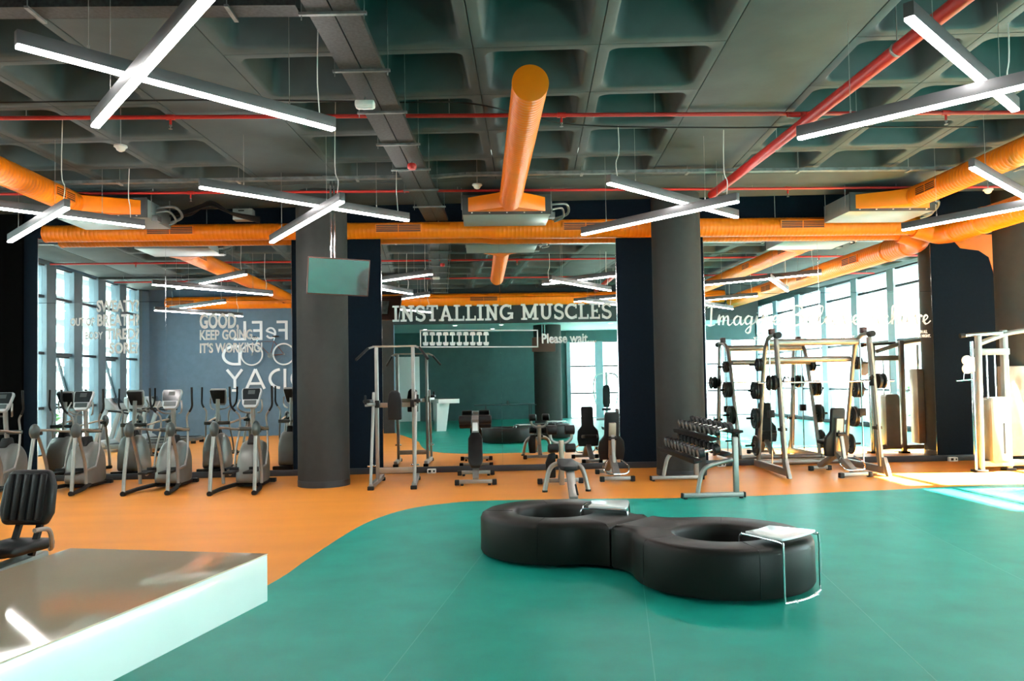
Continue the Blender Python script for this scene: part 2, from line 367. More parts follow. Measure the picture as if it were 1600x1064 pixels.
def gbox(u0, u1, w0, w1, z0, z1):
    o = MB().box((0, 0, (z0 + z1) / 2), (u1 - u0, w1 - w0, z1 - z0)).build('beam', M_CEIL, ceil, bevel=0.006)
    o.location = grid((u0 + u1) / 2, (w0 + w1) / 2, 0); o.rotation_euler = (0, 0, -ANG); return o
for b in (-2, -1, 0, 1):
    gbox(b * BAY - BW + 0.005, b * BAY + BW - 0.005, W0 - 8 * PITCH, W0, CEIL, ROOF)
gbox(-13.8, -2 * BAY - BW - 0.005, W0 - 8 * PITCH, W0, CEIL, ROOF)
gbox(BAY + BW + 2 * PITCH + 0.005, 9.6, W0 - 8 * PITCH, W0, CEIL, ROOF)
gbox(-14.2, 9.6, W0 + 0.01, 0.55, CEIL - 0.004, ROOF)

# ------------------------------------------------------------------ mirrors
def mirror(x0, x1, label):
    t = thing('wall_mirror', label, 'mirror', ((x0 + x1) / 2, WALL, 0), group='tall mirrors on the end wall')
    xs = [x0, (x0 + x1) / 2, x1]; zs = [0.11, 3.25, 4.45]
    for i in range(2):
        for j in range(2):
            MB().span(xs[i] - (x0 + x1) / 2 + 0.004, xs[i + 1] - (x0 + x1) / 2 - 0.004, -0.014, -0.002, zs[j] + 0.003, zs[j + 1] - 0.003).build('mirror_panel', M_MIRROR, t, smooth=False)
    MB().span(-0.004, 0.004, -0.0145, -0.004, 0.115, 4.445).build('seam_strip', M_CHROME, t, smooth=False)
    for x in (x0, x1): MB().span(x - (x0 + x1) / 2 - 0.006, x - (x0 + x1) / 2 + 0.006, -0.016, 0, 0.11, 4.45).build('edge_strip', M_CHROME, t, smooth=False)
mirror(-8.04, -3.45, 'tall wall mirror behind the elliptical trainers')
mirror(-1.79, 2.62, 'tall wall mirror in the middle with the progress bar lettering')
mirror(4.30, 8.72, 'tall wall mirror behind the smith machine with script lettering')

# ------------------------------------------------------------------ ducts and fan coil units
def spiral(L, r, step=0.075, r_of=None):
    prof = []; t = 0.0
    while t < L - 1e-6:
        q = r_of(t) if r_of else r
        prof += [(t, q), (min(t + step * 0.80, L), q), (min(t + step * 0.87, L), q + 0.0025), (min(t + step * 0.93, L), q + 0.0025)]
        t += step
    prof.append((L, r_of(L) if r_of else r)); return prof
def grille(parent, c, w, h, normal_rot, name='grille'):
    """grille plate in local XZ facing -Y, then rotated and moved to c"""
    R = Euler(normal_rot).to_matrix()
    f = MB(); f.span(-w / 2 - 0.02, w / 2 + 0.02, -0.012, 0.02, -h / 2 - 0.015, h / 2 + 0.015)
    f.v = [tuple(R @ Vector(p) + Vector(c)) for p in f.v]
    g = f.build(name, M_DUCT, parent, smooth=False)
    d = MB(); d.span(-w / 2, w / 2, -0.016, 0.0, -h / 2, h / 2)
    d.v = [tuple(R @ Vector(p) + Vector(c)) for p in d.v]
    d.build('grille_core', M_DUCTGRILLE, g, smooth=False)
    s_ = MB()
    for k in range(3):
        z = -h / 2 + h * (k + 1) / 4; s_.span(-w / 2, w / 2, -0.020, -0.010, z - 0.004, z + 0.004)
    s_.span(-0.006, 0.006, -0.022, -0.01, -h / 2, h / 2)
    s_.v = [tuple(R @ Vector(p) + Vector(c)) for p in s_.v]
    s_.build('grille_blades', M_DUCT, g, smooth=False)
AX = 4.55
def fan_coil(xc, xd, y_end, label, capped, vent_side, W=1.44):
    t = thing('fan_coil_unit', label, 'air conditioner', (xc, 13.0, 4.40), group='ceiling fan coil units')
    dx = xd - xc; za = AX - 4.40
    MB().span(-W / 2, W / 2, -0.42, 0.55, 0.0, 0.30).build('casing', M_UNIT, t, bevel=0.008)
    MB().span(-W / 2 - 0.004, W / 2 + 0.004, -0.44, -0.40, -0.003, 0.315).build('face_frame', M_UNITDARK, t, bevel=0.003)
    # sheet-metal hood from the rectangular outlet to the round duct
    n = 32; R = 0.175; P = []; Q = []; w, h = W / 2 - 0.09, 0.115
    for k in range(n):
        a = 2 * PI * k / n; c, s_ = math.cos(a), math.sin(a)
        m_ = max(abs(c), abs(s_)); P.append(Vector((w * c / m_, -0.44, 0.155 + h * s_ / m_))); Q.append(Vector((dx + R * c, -0.80, za + R * s_)))
    MB().add(P + Q, [(k, (k + 1) % n, n + (k + 1) % n, n + k) for k in range(n)] + [tuple(range(n))]).build('hood', M_DUCT, t, angle=25)
    L = (13.0 - 0.78) - y_end
    MB().lathe(spiral(L, R), (dx, -0.78, za), (0, -1, 0), 32).build('round_duct', M_DUCT, t, angle=60)
    if capped: MB().lathe([(0, R + 0.006), (0.02, R + 0.006), (0.024, R - 0.004)], (dx, -0.78 - L + 0.01, za), (0, -1, 0), 40).build('end_cap', M_DUCT, t)
    if vent_side:
        for yy in (-1.35, -3.8):
            grille(t, (dx + vent_side * (R + 0.002), yy, za + 0.0), 0.5, 0.11, (0, 0, vent_side * PI / 2))
    bl = MB()
    for k in range(5): bl.box((-W / 2 + 0.15 + k * (W - 0.3) / 4, -0.45, 0.02), (0.02, 0.02, 0.012))
    bl.build('bolts', M_PLASTICW, t)
    MB().box((W / 2 + 0.04, -0.15, 0.03), (0.10, 0.16, 0.09)).tube(catmull([(W / 2 + 0.05, -0.2, 0.12), (W / 2 + 0.22, -0.1, 0.16), (W / 2 + 0.26, 0.1, 0.05), (W / 2 + 0.12, 0.2, 0.0)], 5), 0.018).tube(catmull([(W / 2 + 0.02, -0.1, 0.22), (W / 2 + 0.3, -0.05, 0.24), (W / 2 + 0.34, 0.15, 0.12), (W / 2 + 0.1, 0.3, 0.06)], 5), 0.022).build('valves', M_GALV, t)
    for sx in (-1, 1):
        for yy in (-0.3, 0.45): MB().cyl((sx * (W / 2 + 0.02), yy, 0.1), (sx * (W / 2 + 0.02), yy, CEIL - 4.40 + 0.02), 0.006, 6).build('hanger_rod', M_WIRE, t)
    return t
fan_coil(0.50, 0.545, 7.42, 'middle fan coil unit with a short capped orange duct pointing at the viewer', True, 0)
fan_coil(-6.0, -6.25, 3.2, 'left fan coil unit feeding a long orange duct above the ellipticals', False, 1)
fan_coil(6.95, 7.15, 3.2, 'right fan coil unit with a bright underside feeding a long orange duct', False, -1)
# supply duct along the mirror wall
wd = thing('supply_duct', 'long orange spiral duct running along the top of the mirror wall', 'duct', (0, 14.22, 4.47))
DX0, DX1 = -7.75, 8.35
def rd_(t):
    x = DX0 + t
    return 0.150 if x < 0.05 else (0.172 if x > 0.30 else 0.150 + 0.022 * (x - 0.05) / 0.25)
MB().lathe(spiral(DX1 - DX0, 0, 0.075, rd_), (DX0, 0, 0), (1, 0, 0), 28).build('round_duct', M_DUCT, wd, angle=60)
MB().cyl((DX0 - 0.012, 0, 0), (DX0 + 0.01, 0, 0), 0.158, 28).build('end_cap', M_DUCT, wd)
for xv, rr in ((-5.5, 0.15), (-1.42, 0.15), (2.0, 0.172), (6.05, 0.172)): grille(wd, (xv, -rr - 0.002, 0.015), 0.80, 0.125, (0.08, 0, 0))
for k in range(8):
    x = -7.0 + k * 2.1; MB().cyl((x, 0, 0.14), (x, 0, CEIL - 4.47 + 0.45), 0.006, 6).build('hanger_rod', M_WIRE, wd)
# big return duct along the right windows
bd = thing('return_duct', 'wide orange duct turning off the mirror wall along the right windows', 'duct', (8.76, 14.22, 4.30))
el = catmull([(-0.5, 0.0, 0.14), (-0.25, 0.0, 0.08), (-0.08, -0.06, 0.02), (0.0, -0.28, 0.0), (0.0, -0.45, 0.0)], 8)
MB().tube(el, [0.19 + 0.03 * i / (len(el) - 1) for i in range(len(el))], 32).build('elbow', M_DUCT, bd)
MB().lathe(spiral(11.0, 0.22, 0.09), (0, -0.45, 0), (0, -1, 0), 32).build('round_duct', M_DUCT, bd, angle=60)
MB().lathe([(0, 0.226), (0.02, 0.236), (0.07, 0.236), (0.09, 0.226)], (0, -0.50, 0), (0, -1, 0), 32).lathe([(0, 0.226), (0.02, 0.236), (0.05, 0.236), (0.06, 0.226)], (0, -1.25, 0), (0, -1, 0), 32).build('collar', M_DUCT, bd)
for yy in (-2.6, -5.2, -7.8): grille(bd, (-0.222, yy, 0.0), 0.7, 0.14, (0, 0, -PI / 2))
# bulkhead duct above the bicycle wall
fd = thing('supply_duct', 'orange duct mounted high on the slate wall above the bicycle', 'duct', (0, YF + 0.30, 4.46))
MB().lathe(spiral(18.7, 0.21, 0.12), (-10.3, 0, 0), (1, 0, 0), 24).build('round_duct', M_DUCT, fd, angle=60)
for xv in (-9.8, -6.0, 0.2, 4.2): grille(fd, (xv, 0.214, 0.0), 0.9, 0.13, (0, 0, PI))
for k in range(10): MB().span(-10 + k * 1.9, -9.95 + k * 1.9, -0.3, -0.05, -0.02, 0.02).build('wall_bracket', M_GALV, fd)
# painted drop below the duct
pts = [(9.10, 4.34), (9.32, 4.08), (9.69, 4.03), (9.88, 3.90), (9.96, 3.61), (9.99, 3.17), (10.04, 2.43), (10.40, 2.43), (10.40, 4.34)]
tag(MB().prism(pts, XZ, WALL - 0.012, WALL - 0.001).build('wall_paint_stripe', M_DUCT, smooth=False), 'orange painted stripe curving down the dark wall by the right column', 'wall graphic')

# ------------------------------------------------------------------ cable trays, pipes and ceiling devices
ct = thing('cable_tray', 'wide double perforated cable tray running away under the ceiling', 'cable tray', (0, 0, 0))
A, B = Vector((-1.25, 3.3, 4.62)), Vector((-0.72, 14.1, 4.62)); dr = (B - A).normalized(); sd = dr.cross(Vector((0, 0, 1)))
for o in (-0.105, 0.105):
    mb = MB(); mb.beam(A + sd * o, B + sd * o, 0.195, 0.008)
    for e in (-0.0975, 0.0975): mb.beam(A + sd * (o + e) + Vector((0, 0, 0.025)), B + sd * (o + e) + Vector((0, 0, 0.025)), 0.004, 0.055)
    mb.build('tray_channel', M_TRAY, ct, smooth=False)
for k in range(9):
    p = A + dr * (0.55 + 1.13 * k); mb = MB(); mb.beam(p - sd * 0.27 + Vector((0, 0, -0.022)), p + sd * 0.27 + Vector((0, 0, -0.022)), 0.035, 0.022)
    for e in (-0.25, 0.25): mb.cyl(p + sd * e + Vector((0, 0, -0.07)), p + sd * e + Vector((0, 0, CEIL - 4.62 + 0.47)), 0.005, 6)
    mb.build('hanger', M_GALV, ct)
cb = MB()
for o in (-0.16, -0.12, -0.07, 0.06, 0.11): cb.tube([A + sd * (o + 0.01 * math.sin(i * 1.3 + o * 40)) + dr * i * 1.08 + Vector((0, 0, 0.018)) for i in range(11)], 0.011, 6)
cb.build('cables', M_RUBBER, ct)
ct2 = thing('cable_tray', 'narrow galvanised tray crossing the ceiling in front of the mirror wall', 'cable tray', (0, 11.7, 4.775))
P2 = [(-10.6, 0.40, 0), (-0.6, 0.02, 0), (-0.15, -0.1, 0.0), (4, -0.22, 0), (12.2, -0.3, 0)]
mb = MB()
for i in range(len(P2) - 1):
    mb.beam(P2[i], P2[i + 1], 0.10, 0.006); d = (Vector(P2[i + 1]) - Vector(P2[i])).normalized(); s_ = d.cross(Vector((0, 0, 1)))
    for e in (-0.05, 0.05): mb.beam(Vector(P2[i]) + s_ * e + Vector((0, 0, 0.02)), Vector(P2[i + 1]) + s_ * e + Vector((0, 0, 0.02)), 0.004, 0.04)
mb.build('tray_channel', M_GALV, ct2, smooth=False)
for x in (-9, -7.2, -5.4, -3.6, -1.8, 1.6, 3.2, 4.9, 6.6, 8.3, 10):
    y = 0.40 - 0.038 * (x + 10.6) if x < 0 else -0.15 - 0.015 * x
    MB().cyl((x, y, 0.0), (x, y, CEIL - 4.775 + 0.47), 0.005, 6).box((x, y, -0.012), (0.04, 0.16, 0.02)).build('hanger', M_WIRE, ct2)
ct3 = thing('cable_tray', 'dark cable tray crossing the top left corner under the coffers', 'cable tray', (0, 6.35, 4.765))
MB().beam((-10.7, 0.25, 0), (-1.45, 0.05, 0), 0.20, 0.008).beam((-10.7, 0.35, 0.03), (-1.45, 0.15, 0.03), 0.005, 0.07).beam((-10.7, 0.15, 0.03), (-1.45, -0.05, 0.03), 0.005, 0.07).build('tray_channel', M_TRAY, ct3, smooth=False)
for k in range(6):
    x = -10.0 + 1.6 * k; y = .25 - .0216 * (x + 10.7)
    MB().beam((x, y - .14, -.02), (x, y + .14, -.02), .035, .02).cyl((x, y - .12, -.02), (x, y - .12, .57), .005, 6).cyl((x, y + .12, -.02), (x, y + .12, .57), .005, 6).build('hanger', M_GALV, ct3)
def sprinkler_line(y, z, x0, x1, stubs, label, r=0.024, dy=0.0):
    t = thing('sprinkler_pipe', label, 'pipe', (0, y, z), group='thin red sprinkler pipes')
    MB().cyl((x0, dy, 0), (x1, -dy, 0), r, 12).build('pipe', M_RED, t)
    for x in stubs:
        yy = dy + (x - x0) / (x1 - x0) * (-2 * dy)
        s_ = MB().cyl((x - 0.05, yy, 0), (x + 0.05, yy, 0), r * 1.35, 12).cyl((x, yy, 0), (x, yy, -0.09), 0.014, 8).build('tee', M_RED, t)
        MB().lathe([(0, 0.012), (0.02, 0.016), (0.03, 0.006), (0.05, 0.006), (0.052, 0.022), (0.056, 0.022)], (x, yy, -0.085), (0, 0, -1), 12).build('sprinkler_head', M_GALV, s_)
    x = x0 + 0.6
    while x < x1:
        yy = dy + (x - x0) / (x1 - x0) * (-2 * dy)
        MB().cyl((x, yy, 0), (x, yy, CEIL - z + 0.47), 0.005, 6).build('pipe_hanger', M_WIRE, t); x += 2.45
    return t
sprinkler_line(9.08, 4.815, -10.7, 12.2, (-8.6, -3.55, 1.03, 5.7, 9.0), 'thin red sprinkler pipe crossing the coffers over the middle of the room', dy=0.08)
sprinkler_line(12.62, 4.80, -10.7, 8.9, (-8.0, -4.6, 5.2, 7.9), 'thin red sprinkler pipe close to the mirror wall', r=0.022)
sprinkler_line(5.75, 4.80, -10.7, 12.2, (-8.6, -5, 0.6, 6.7, 9.0), 'thin red sprinkler pipe nearest the lobby')
mp_ = thing('fire_main_pipe', 'thick red fire main running away from the viewer on the right', 'pipe', (3.86, 0, 4.66))
MB().tube([(0.10, 3.2, 0), (0.0, 12.45, 0)], 0.066, 18).build('pipe', M_RED, mp_)
MB().ellipsoid((0, 12.45, 0), (0.066, 0.035, 0.066), 18, 8).build('end_cap', M_RED, mp_)
MB().cyl((0.06, 9.0, 0.02), (0.06, 9.0, 0.15), 0.03, 12).cyl((-0.12, 9.02, 0.13), (0.12, 9.02, 0.13), 0.03, 12).cyl((0.22, 9.02, 0.13), (0.22, 9.02, 0.06), 0.024, 10).build('branch_tee', M_RED, mp_)
for y in (4.0, 6.9, 9.8, 12.0): MB().cyl((0.05, y, 0.06), (0.05, y, 0.68), 0.006, 6).lathe([(0, 0.07), (0.03, 0.07)], (0.05, y - 0.015, 0), (0, 1, 0), 18).build('pipe_hanger', M_WIRE, mp_)
def detector(x, y, z, label):
    t = thing('smoke_detector', label, 'smoke detector', (x, y, z), group='white ceiling detectors')
    MB().lathe([(0, 0.075), (-0.02, 0.078), (-0.03, 0.06), (-0.06, 0.045), (-0.075, 0.02)], (0, 0, 0), (0, 0, 1), 20).build('body', M_PLASTICW, t)
    MB().cyl((0, 0, 0), (0, 0, CEIL - z + 0.47), 0.006, 6).build('rod', M_WIRE, t)
detector(-4.32, 9.55, 4.62, 'white detector hanging at the left above the ellipticals')
detector(0.02, 11.9, 4.72, 'small white detector beside the middle orange duct')
detector(8.35, 12.2, 4.66, 'small white detector right of the right fan coil unit')
t = thing('emergency_light', 'white emergency light clipped under the wide cable tray', 'emergency light', (-1.12, 7.9, 4.52))
MB().box((0, 0, 0), (0.20, 0.11, 0.07)).build('housing', M_PLASTICW, t, bevel=0.02, seg=3)
MB().box((0, 0, -0.036), (0.16, 0.08, 0.012)).build('lens', M_WHITE, t, bevel=0.004)
MB().cyl((0, 0, 0.03), (0, 0, 0.075), 0.01, 8).build('bracket', M_GALV, t)
t = thing('fire_siren', 'small red fire siren under the wide cable tray', 'siren', (-0.84, 10.2, 4.515))
MB().lathe([(0, 0.045), (0.02, 0.06), (0.06, 0.06), (0.075, 0.05)], (0, 0, -0.03), (0, 0, 1), 18).build('body', M_RED, t)
MB().cyl((0, 0, 0.04), (0, 0, 0.075), 0.02, 10).build('base', M_GALV, t)
t = thing('junction_box', 'grey junction box in the dark gap above the left wall duct', 'electrical box', (-4.15, 13.95, 4.72))
MB().box((0, 0, 0), (0.34, 0.2, 0.20)).build('body', M_UNIT, t, bevel=0.006)
MB().box((-0.02, -0.102, 0.06), (0.1, 0.006, 0.02)).build('slot', M_RUBBER, t)
MB().cyl((-0.1, 0, 0.1), (-0.1, 0, 0.62), 0.006, 6).cyl((0.1, 0, 0.1), (0.1, 0, 0.62), 0.006, 6).build('hanger_rods', M_WIRE, t)
t = thing('cable_bundle', 'sagging bundle of black cables beside the left fan coil unit', 'cable', (-5.0, 13.3, 4.62))
for k in range(5): MB().tube(catmull([(-0.2, 0.05 * k, -0.05 + 0.02 * k), (0.1, 0.04 * k, 0.04 * (k % 3)), (0.45, 0.1, 0.14 + 0.02 * k), (0.75, 0.2 + 0.04 * k, 0.05), (1.2, 0.4, 0.0 - 0.02 * k)], 6), 0.02, 7).build('cable', M_RUBBER, t)
# thin black cable clipped along the coffers
tag(MB().tube(catmull([(-6.0, 8.7, 4.83), (-3.0, 8.55, 4.81), (-1.0, 8.6, 4.80), (0.0, 8.75, 4.83), (1.2, 9.5, 4.845), (3.0, 9.6, 4.83), (4.4, 9.5, 4.80), (6.5, 9.65, 4.84)], 8), 0.009, 6).build('ceiling_cable', M_RUBBER), 'thin black cable sagging along the coffered ceiling', 'cable')

# ------------------------------------------------------------------ crossed light bars
def light_bar(p, q, label, group='crossed linear pendant lights', cs=1):
    p, q = Vector(p), Vector(q); c = (p + q) / 2; d = (q - p); L = d.length; rz = math.atan2(d.y, d.x)
    t = thing('linear_pendant_light', label, 'pendant light', c, rz, group)
    MB().span(-L / 2, L / 2, -0.035, 0.035, 0.012, 0.115).build('housing', M_LAMPBODY, t, bevel=0.003)
    MB().span(-L / 2 + 0.004, L / 2 - 0.004, -0.033, 0.033, -0.012, 0.014).build('diffuser', M_LAMP, t, bevel=0.008)
    top = CEIL - c.z + 0.47
    for x in (-L * 0.32, L * 0.32):
        w = MB().cyl((x, 0, 0.11), (x, 0, top), 0.003, 5).cyl((x, 0, 0.11), (x, 0, 0.15), 0.009, 6).build('suspension_wire', M_WIRE, t)
    MB().tube(catmull([(cs * L * 0.44, 0, 0.11), (cs * L * 0.44, 0.02, 0.3), (cs * L * 0.43, -0.01, 0.5), (cs * L * 0.44, 0, top)], 4), 0.006, 6).build('power_cord', M_PLASTICW, t)
UZ, LZ = 4.10, 3.90
light_bar((-3.25, 5.57, UZ), (-1.35, 7.42, UZ), 'upper bar of the large light cross at the top left')
light_bar((-3.25, 6.71, LZ), (-1.45, 4.38, LZ), 'lower bar of the large light cross at the top left running out of view')
light_bar((-3.38, 9.56, UZ), (-1.02, 11.61, UZ), 'upper bar of the light cross in front of the left column')
light_bar((-3.21, 12.2, LZ), (-1.64, 9.51, LZ), 'lower bar of the light cross in front of the left column')
light_bar((1.65, 9.51, UZ), (3.98, 11.6, UZ), 'upper bar of the light cross in front of the middle right column', cs=-1)
light_bar((1.63, 11.82, LZ), (3.34, 9.68, LZ), 'lower bar of the light cross in front of the middle right column')
light_bar((2.99, 5.12, UZ), (5.05, 6.95, UZ), 'upper bar of the light cross at the top right')
light_bar((3.05, 7.13, LZ), (4.95, 5.20, LZ), 'lower bar of the light cross at the top right')
light_bar((-7.4, 9.6, UZ), (-5.04, 11.91, UZ), 'upper bar of the light cross at the far left above the ellipticals')
light_bar((-7.04, 11.93, LZ), (-5.05, 9.73, LZ), 'lower bar of the light cross at the far left above the ellipticals')
light_bar((6.62, 11.71, LZ), (8.1, 9.1, LZ), 'lower bar of the light cross at the far right below the orange duct')
light_bar((5.9, 8.9, UZ), (8.2, 10.9, UZ), 'upper bar of the light cross at the far right below the orange duct')
light_bar((-9.6, 4.4, UZ), (-7.3, 6.3, UZ), 'upper bar of the light cross near the bicycle wall')
light_bar((-9.3, 6.3, LZ), (-7.5, 4.0, LZ), 'lower bar of the light cross near the bicycle wall')
light_bar((6.2, 4.2, UZ), (8.4, 6.1, UZ), 'upper bar of the light cross near the right end of the bulkhead')
light_bar((6.4, 6.2, LZ), (8.3, 4.1, LZ), 'lower bar of the light cross near the right end of the bulkhead')

# ------------------------------------------------------------------ televisions
def television(loc, rz, tilt, roll, label, poles, pole_len, screen):
    t = thing('television', label, 'television', loc, rz)
    R = (Matrix.Rotation(roll, 3, 'Y') @ Matrix.Rotation(tilt, 3, 'X'))
    def tr(mb): mb.v = [tuple(R @ Vector(p)) for p in mb.v]; return mb
    tr(MB().span(-0.465, 0.465, -0.015, 0.035, -0.285, 0.285)).build('shell', M_TVBACK, t, bevel=0.006)
    tr(MB().span(-0.452, 0.452, -0.018, -0.012, -0.268, 0.272)).build('screen', screen, t, smooth=False)
    tr(MB().span(-0.2, 0.2, 0.035, 0.07, -0.15, 0.15)).build('bracket', M_GALV, t, bevel=0.004)
    for x in poles: MB().cyl((x, 0.06, 0.0), (x, 0.06, pole_len), 0.017, 10).build('pole', M_CHROME, t)
    MB().box((sum(poles) / len(poles), 0.06, pole_len - 0.01), (0.3, 0.12, 0.02)).build('ceiling_plate', M_GALV, t)
television((-2.13, 11.95, 3.315), 0.27, 0.33, 0.03, 'flat television hanging from two chrome poles in front of the left column', (-0.10, -0.05), CEIL - 3.315, M_TVSCREEN)
television((2.55, -1.20, 3.10), PI, 0.12, 0.0, 'brown-backed television hanging in the lobby by the thick column', (-0.05, 0.05), 3.9 - 3.10, M_TVBACK)

# ------------------------------------------------------------------ elliptical trainers
def make_elliptical(label):
    t = thing('elliptical_trainer', label, 'elliptical', group='elliptical trainers in front of the left mirror')
    for s in (-1, 1):
        MB().tube(catmull([(s * .335, -.02, .03), (s * .335, .02, .35), (s * .325, .08, .70), (s * .32, .14, .98)], 5), .029, 12).build('rear_leg', M_SILVER, t)
        MB().tube(catmull([(s * .30, .50, .12), (s * .305, .47, .40), (s * .31, .36, .68), (s * .315, .20, .98)], 5), .027, 12).build('strut', M_SILVER, t)
        cap = MB().ellipsoid((s * .32, .15, 1.0), (.062, .12, .125), 16, 10, (0.25, 0, 0)).build('pivot_cap', M_CAP, t)
        MB().cyl((s * .32 - s * .07, .22, .97), (s * .32 + s * .05, .22, .97), .03, 12).build('pivot_pin', M_RUBBER, cap)
        MB().tube(catmull([(s * .32, .2, 1.02), (s * .29, .55, 1.00), (s * .25, .9, .96), (s * .235, 1.12, .95)], 5), .020, 10).build('link_arm', M_TAN, t)
        MB().tube(catmull([(s * .335, .0, .035), (s * .30, .4, .05), (s * .20, .75, .065), (s * .14, 1.0, .06)], 4), .034, 8).build('base_rail', M_RUBBER, t)
        MB().cyl((s * .335, -.05, .035), (s * .335, .02, .035), .040, 14).build('end_foot', M_RUBBER, t)
        # moving handle: dark grip above, silver arm below
        MB().tube(catmull([(s * .345, .98, 1.66), (s * .345, .99, 1.48), (s * .335, 1.02, 1.34), (s * .28, 1.06, 1.25)], 6), .018, 10).build('hand_grip', M_RUBBER, t)
        MB().tube(catmull([(s * .28, 1.06, 1.25), (s * .22, 1.1, 1.16), (s * .225, 1.12, .95), (s * .26, 1.02, .62), (s * .25, .92, .36)], 6), .017, 10).build('swing_arm', M_SILVER, t)
        MB().tube([(s * .25, .93, .36), (s * .17, .42, .27)], .022, 8).build('pedal_arm', M_SILVER, t)
        MB().box((s * .155, .42, .31), (.15, .36, .035)).box((s * .155, .585, .34), (.15, .03, .06)).build('pedal', M_RUBBER, t, bevel=.01)
        # fixed inner handle
        MB().tube(catmull([(s * .06, 1.16, 1.22), (s * .15, 1.02, 1.24), (s * .20, .93, 1.32), (s * .175, .98, 1.44)], 6), .014, 8).build('fixed_handle', M_SILVER, t)
    prof = catmull([(-.32, .08, 0), (-.34, .30, 0), (-.25, .55, 0), (-.05, .72, 0), (.15, .73, 0), (.33, .55, 0), (.36, .28, 0), (.30, .08, 0)], 4, True)
    body = MB()
    lev = [(-.19, .86), (-.17, .95), (-.12, 1.0), (.12, 1.0), (.17, .95), (.19, .86)]
    V = []; n = len(prof)
    for x, k in lev: V += [(x, 1.10 + p.x * k, .06 + (p.y - .06) * k + .01) for p in prof]
    Fc = [(i * n + k, i * n + (k + 1) % n, (i + 1) * n + (k + 1) % n, (i + 1) * n + k) for i in range(len(lev) - 1) for k in range(n)] + [tuple(range(n)), tuple((len(lev) - 1) * n + k for k in range(n))]
    body.add(V, Fc).build('flywheel_shroud', M_SHROUD, t, angle=50)
    MB().prism([(.80, .12), (.765, .30), (.84, .52), (.97, .68), (1.02, .66), (.92, .48), (.87, .30), (.88, .12)], YZ, -.085, .085).build('shroud_panel', M_SHROUDLT, t, bevel=.02)
    MB().prism([(1.02, .60), (.98, .72), (1.10, .86), (1.20, .86), (1.26, .70)], YZ, -.07, .07).build('neck_cover', M_RUBBER, t, bevel=.02)
    MB().box((0, 1.16, .045), (.40, .62, .05)).build('base', M_RUBBER, t, bevel=.012)
    MB().box((0, 1.46, .05), (.56, .09, .07)).build('stabiliser', M_RUBBER, t, bevel=.012)
    MB().tube([(0, 1.14, .80), (0, 1.10, 1.10), (0, 1.08, 1.42)], .038, 12).build('mast', M_SILVER, t)
    MB().cyl((-.25, 1.12, .95), (.25, 1.12, .95), .036, 14).build('pivot_axle', M_CAP, t)
    # console: silver bezel, dark display, keypad
    R = Matrix.Rotation(-.42, 3, 'X'); C0 = Vector((0, 1.0, 1.475))
    def con(mb): mb.v = [tuple(R @ Vector(p) + C0) for p in mb.v]; return mb
    c = con(MB().prism([(-.15, .165), (.15, .165), (.165, .12), (.13, -.12), (.09, -.185), (-.09, -.185), (-.13, -.12), (-.165, .12)], XZ, -.02, .045)).build('console', M_SHROUDLT, t, bevel=.012)
    con(MB().prism([(-.135, .15), (.135, .15), (.145, .11), (.125, -.045), (-.125, -.045), (-.145, .11)], XZ, -.026, -.018)).build('display', M_SCREEN, c)
    con(MB().span(-.05, .06, -.029, -.02, .05, .12)).build('readout', M_CAP, c)
    kp = con(MB().span(-.10, .10, -.027, -.018, -.14, -.06)).build('keypad', M_CAP, c)
    con(MB().prism([(-.15, .16), (.15, .16), (.11, -.13), (-.11, -.13)], XZ, .04, .085)).build('console_back', M_RUBBER, c, bevel=.02)
    return t
e0 = make_elliptical('elliptical trainer nearest the left column')
e0.location = (-3.79, 12.06, 0)
dup(e0, (-5.18, 12.28, 0), 0.0, 'second elliptical trainer from the left column')
dup(e0, (-6.72, 12.45, 0), 0.0, 'third elliptical trainer from the left column, behind the recumbent bike')
dup(e0, (-8.05, 12.45, 0), 0.0, 'elliptical trainer cut off by the left edge of the photo')

# ------------------------------------------------------------------ treadmills by the left windows
def make_treadmill(label):
    t = thing('treadmill', label, 'treadmill', group='treadmills by the left windows')
    MB().box((0, .0, .13), (.78, 1.7, .12)).build('deck', M_SHROUD, t, bevel=.02)
    MB().box((0, -.05, .195), (.52, 1.55, .012)).build('belt', M_RUBBER, t)
    MB().prism([(.55, .12), (.55, .22), (.68, .30), (.95, .28), (1.0, .12)], YZ, -.40, .40).build('motor_cover', M_SHROUDLT, t, bevel=.03)
    for s in (-1, 1):
        MB().beam((s * .40, .85, .10), (s * .40, .52, 1.12), .07, .12).build('upright', M_SHROUDLT, t, bevel=.015)
        MB().tube(catmull([(s * .40, .55, 1.08), (s * .40, .25, 1.06), (s * .39, -.05, 1.0)], 5), .024, 8).build('handrail', M_RUBBER, t)
        MB().box((s * .34, -.8, .04), (.08, .12, .08)).build('foot', M_RUBBER, t)
    MB().prism([(.30, 1.10), (.36, 1.22), (.55, 1.42), (.66, 1.42), (.66, 1.25), (.56, 1.08)], YZ, -.36, .36).build('console', M_SHROUDLT, t, bevel=.04, seg=3)
    MB().box((0, .415, 1.345), (.42, .012, .18), (-.74, 0, 0)).build('display', M_SCREEN, t)
    return t
tr0 = make_treadmill('treadmill by the left windows, nearest the bicycle wall'); tr0.location = (-9.3, 5.2, 0); tr0.rotation_euler = (0, 0, PI / 2)
dup(tr0, (-9.3, 6.45, 0), PI / 2, 'treadmill by the left windows, second from the bicycle wall')
dup(tr0, (-9.3, 7.7, 0), PI / 2, 'treadmill by the left windows, third from the bicycle wall')

# ------------------------------------------------------------------ recumbent bike
rb = thing('recumbent_bike', 'black recumbent exercise bike with a ribbed backrest at the left edge', 'exercise bike', (-3.62, 6.25, 0), math.atan2(-.98, -.16))
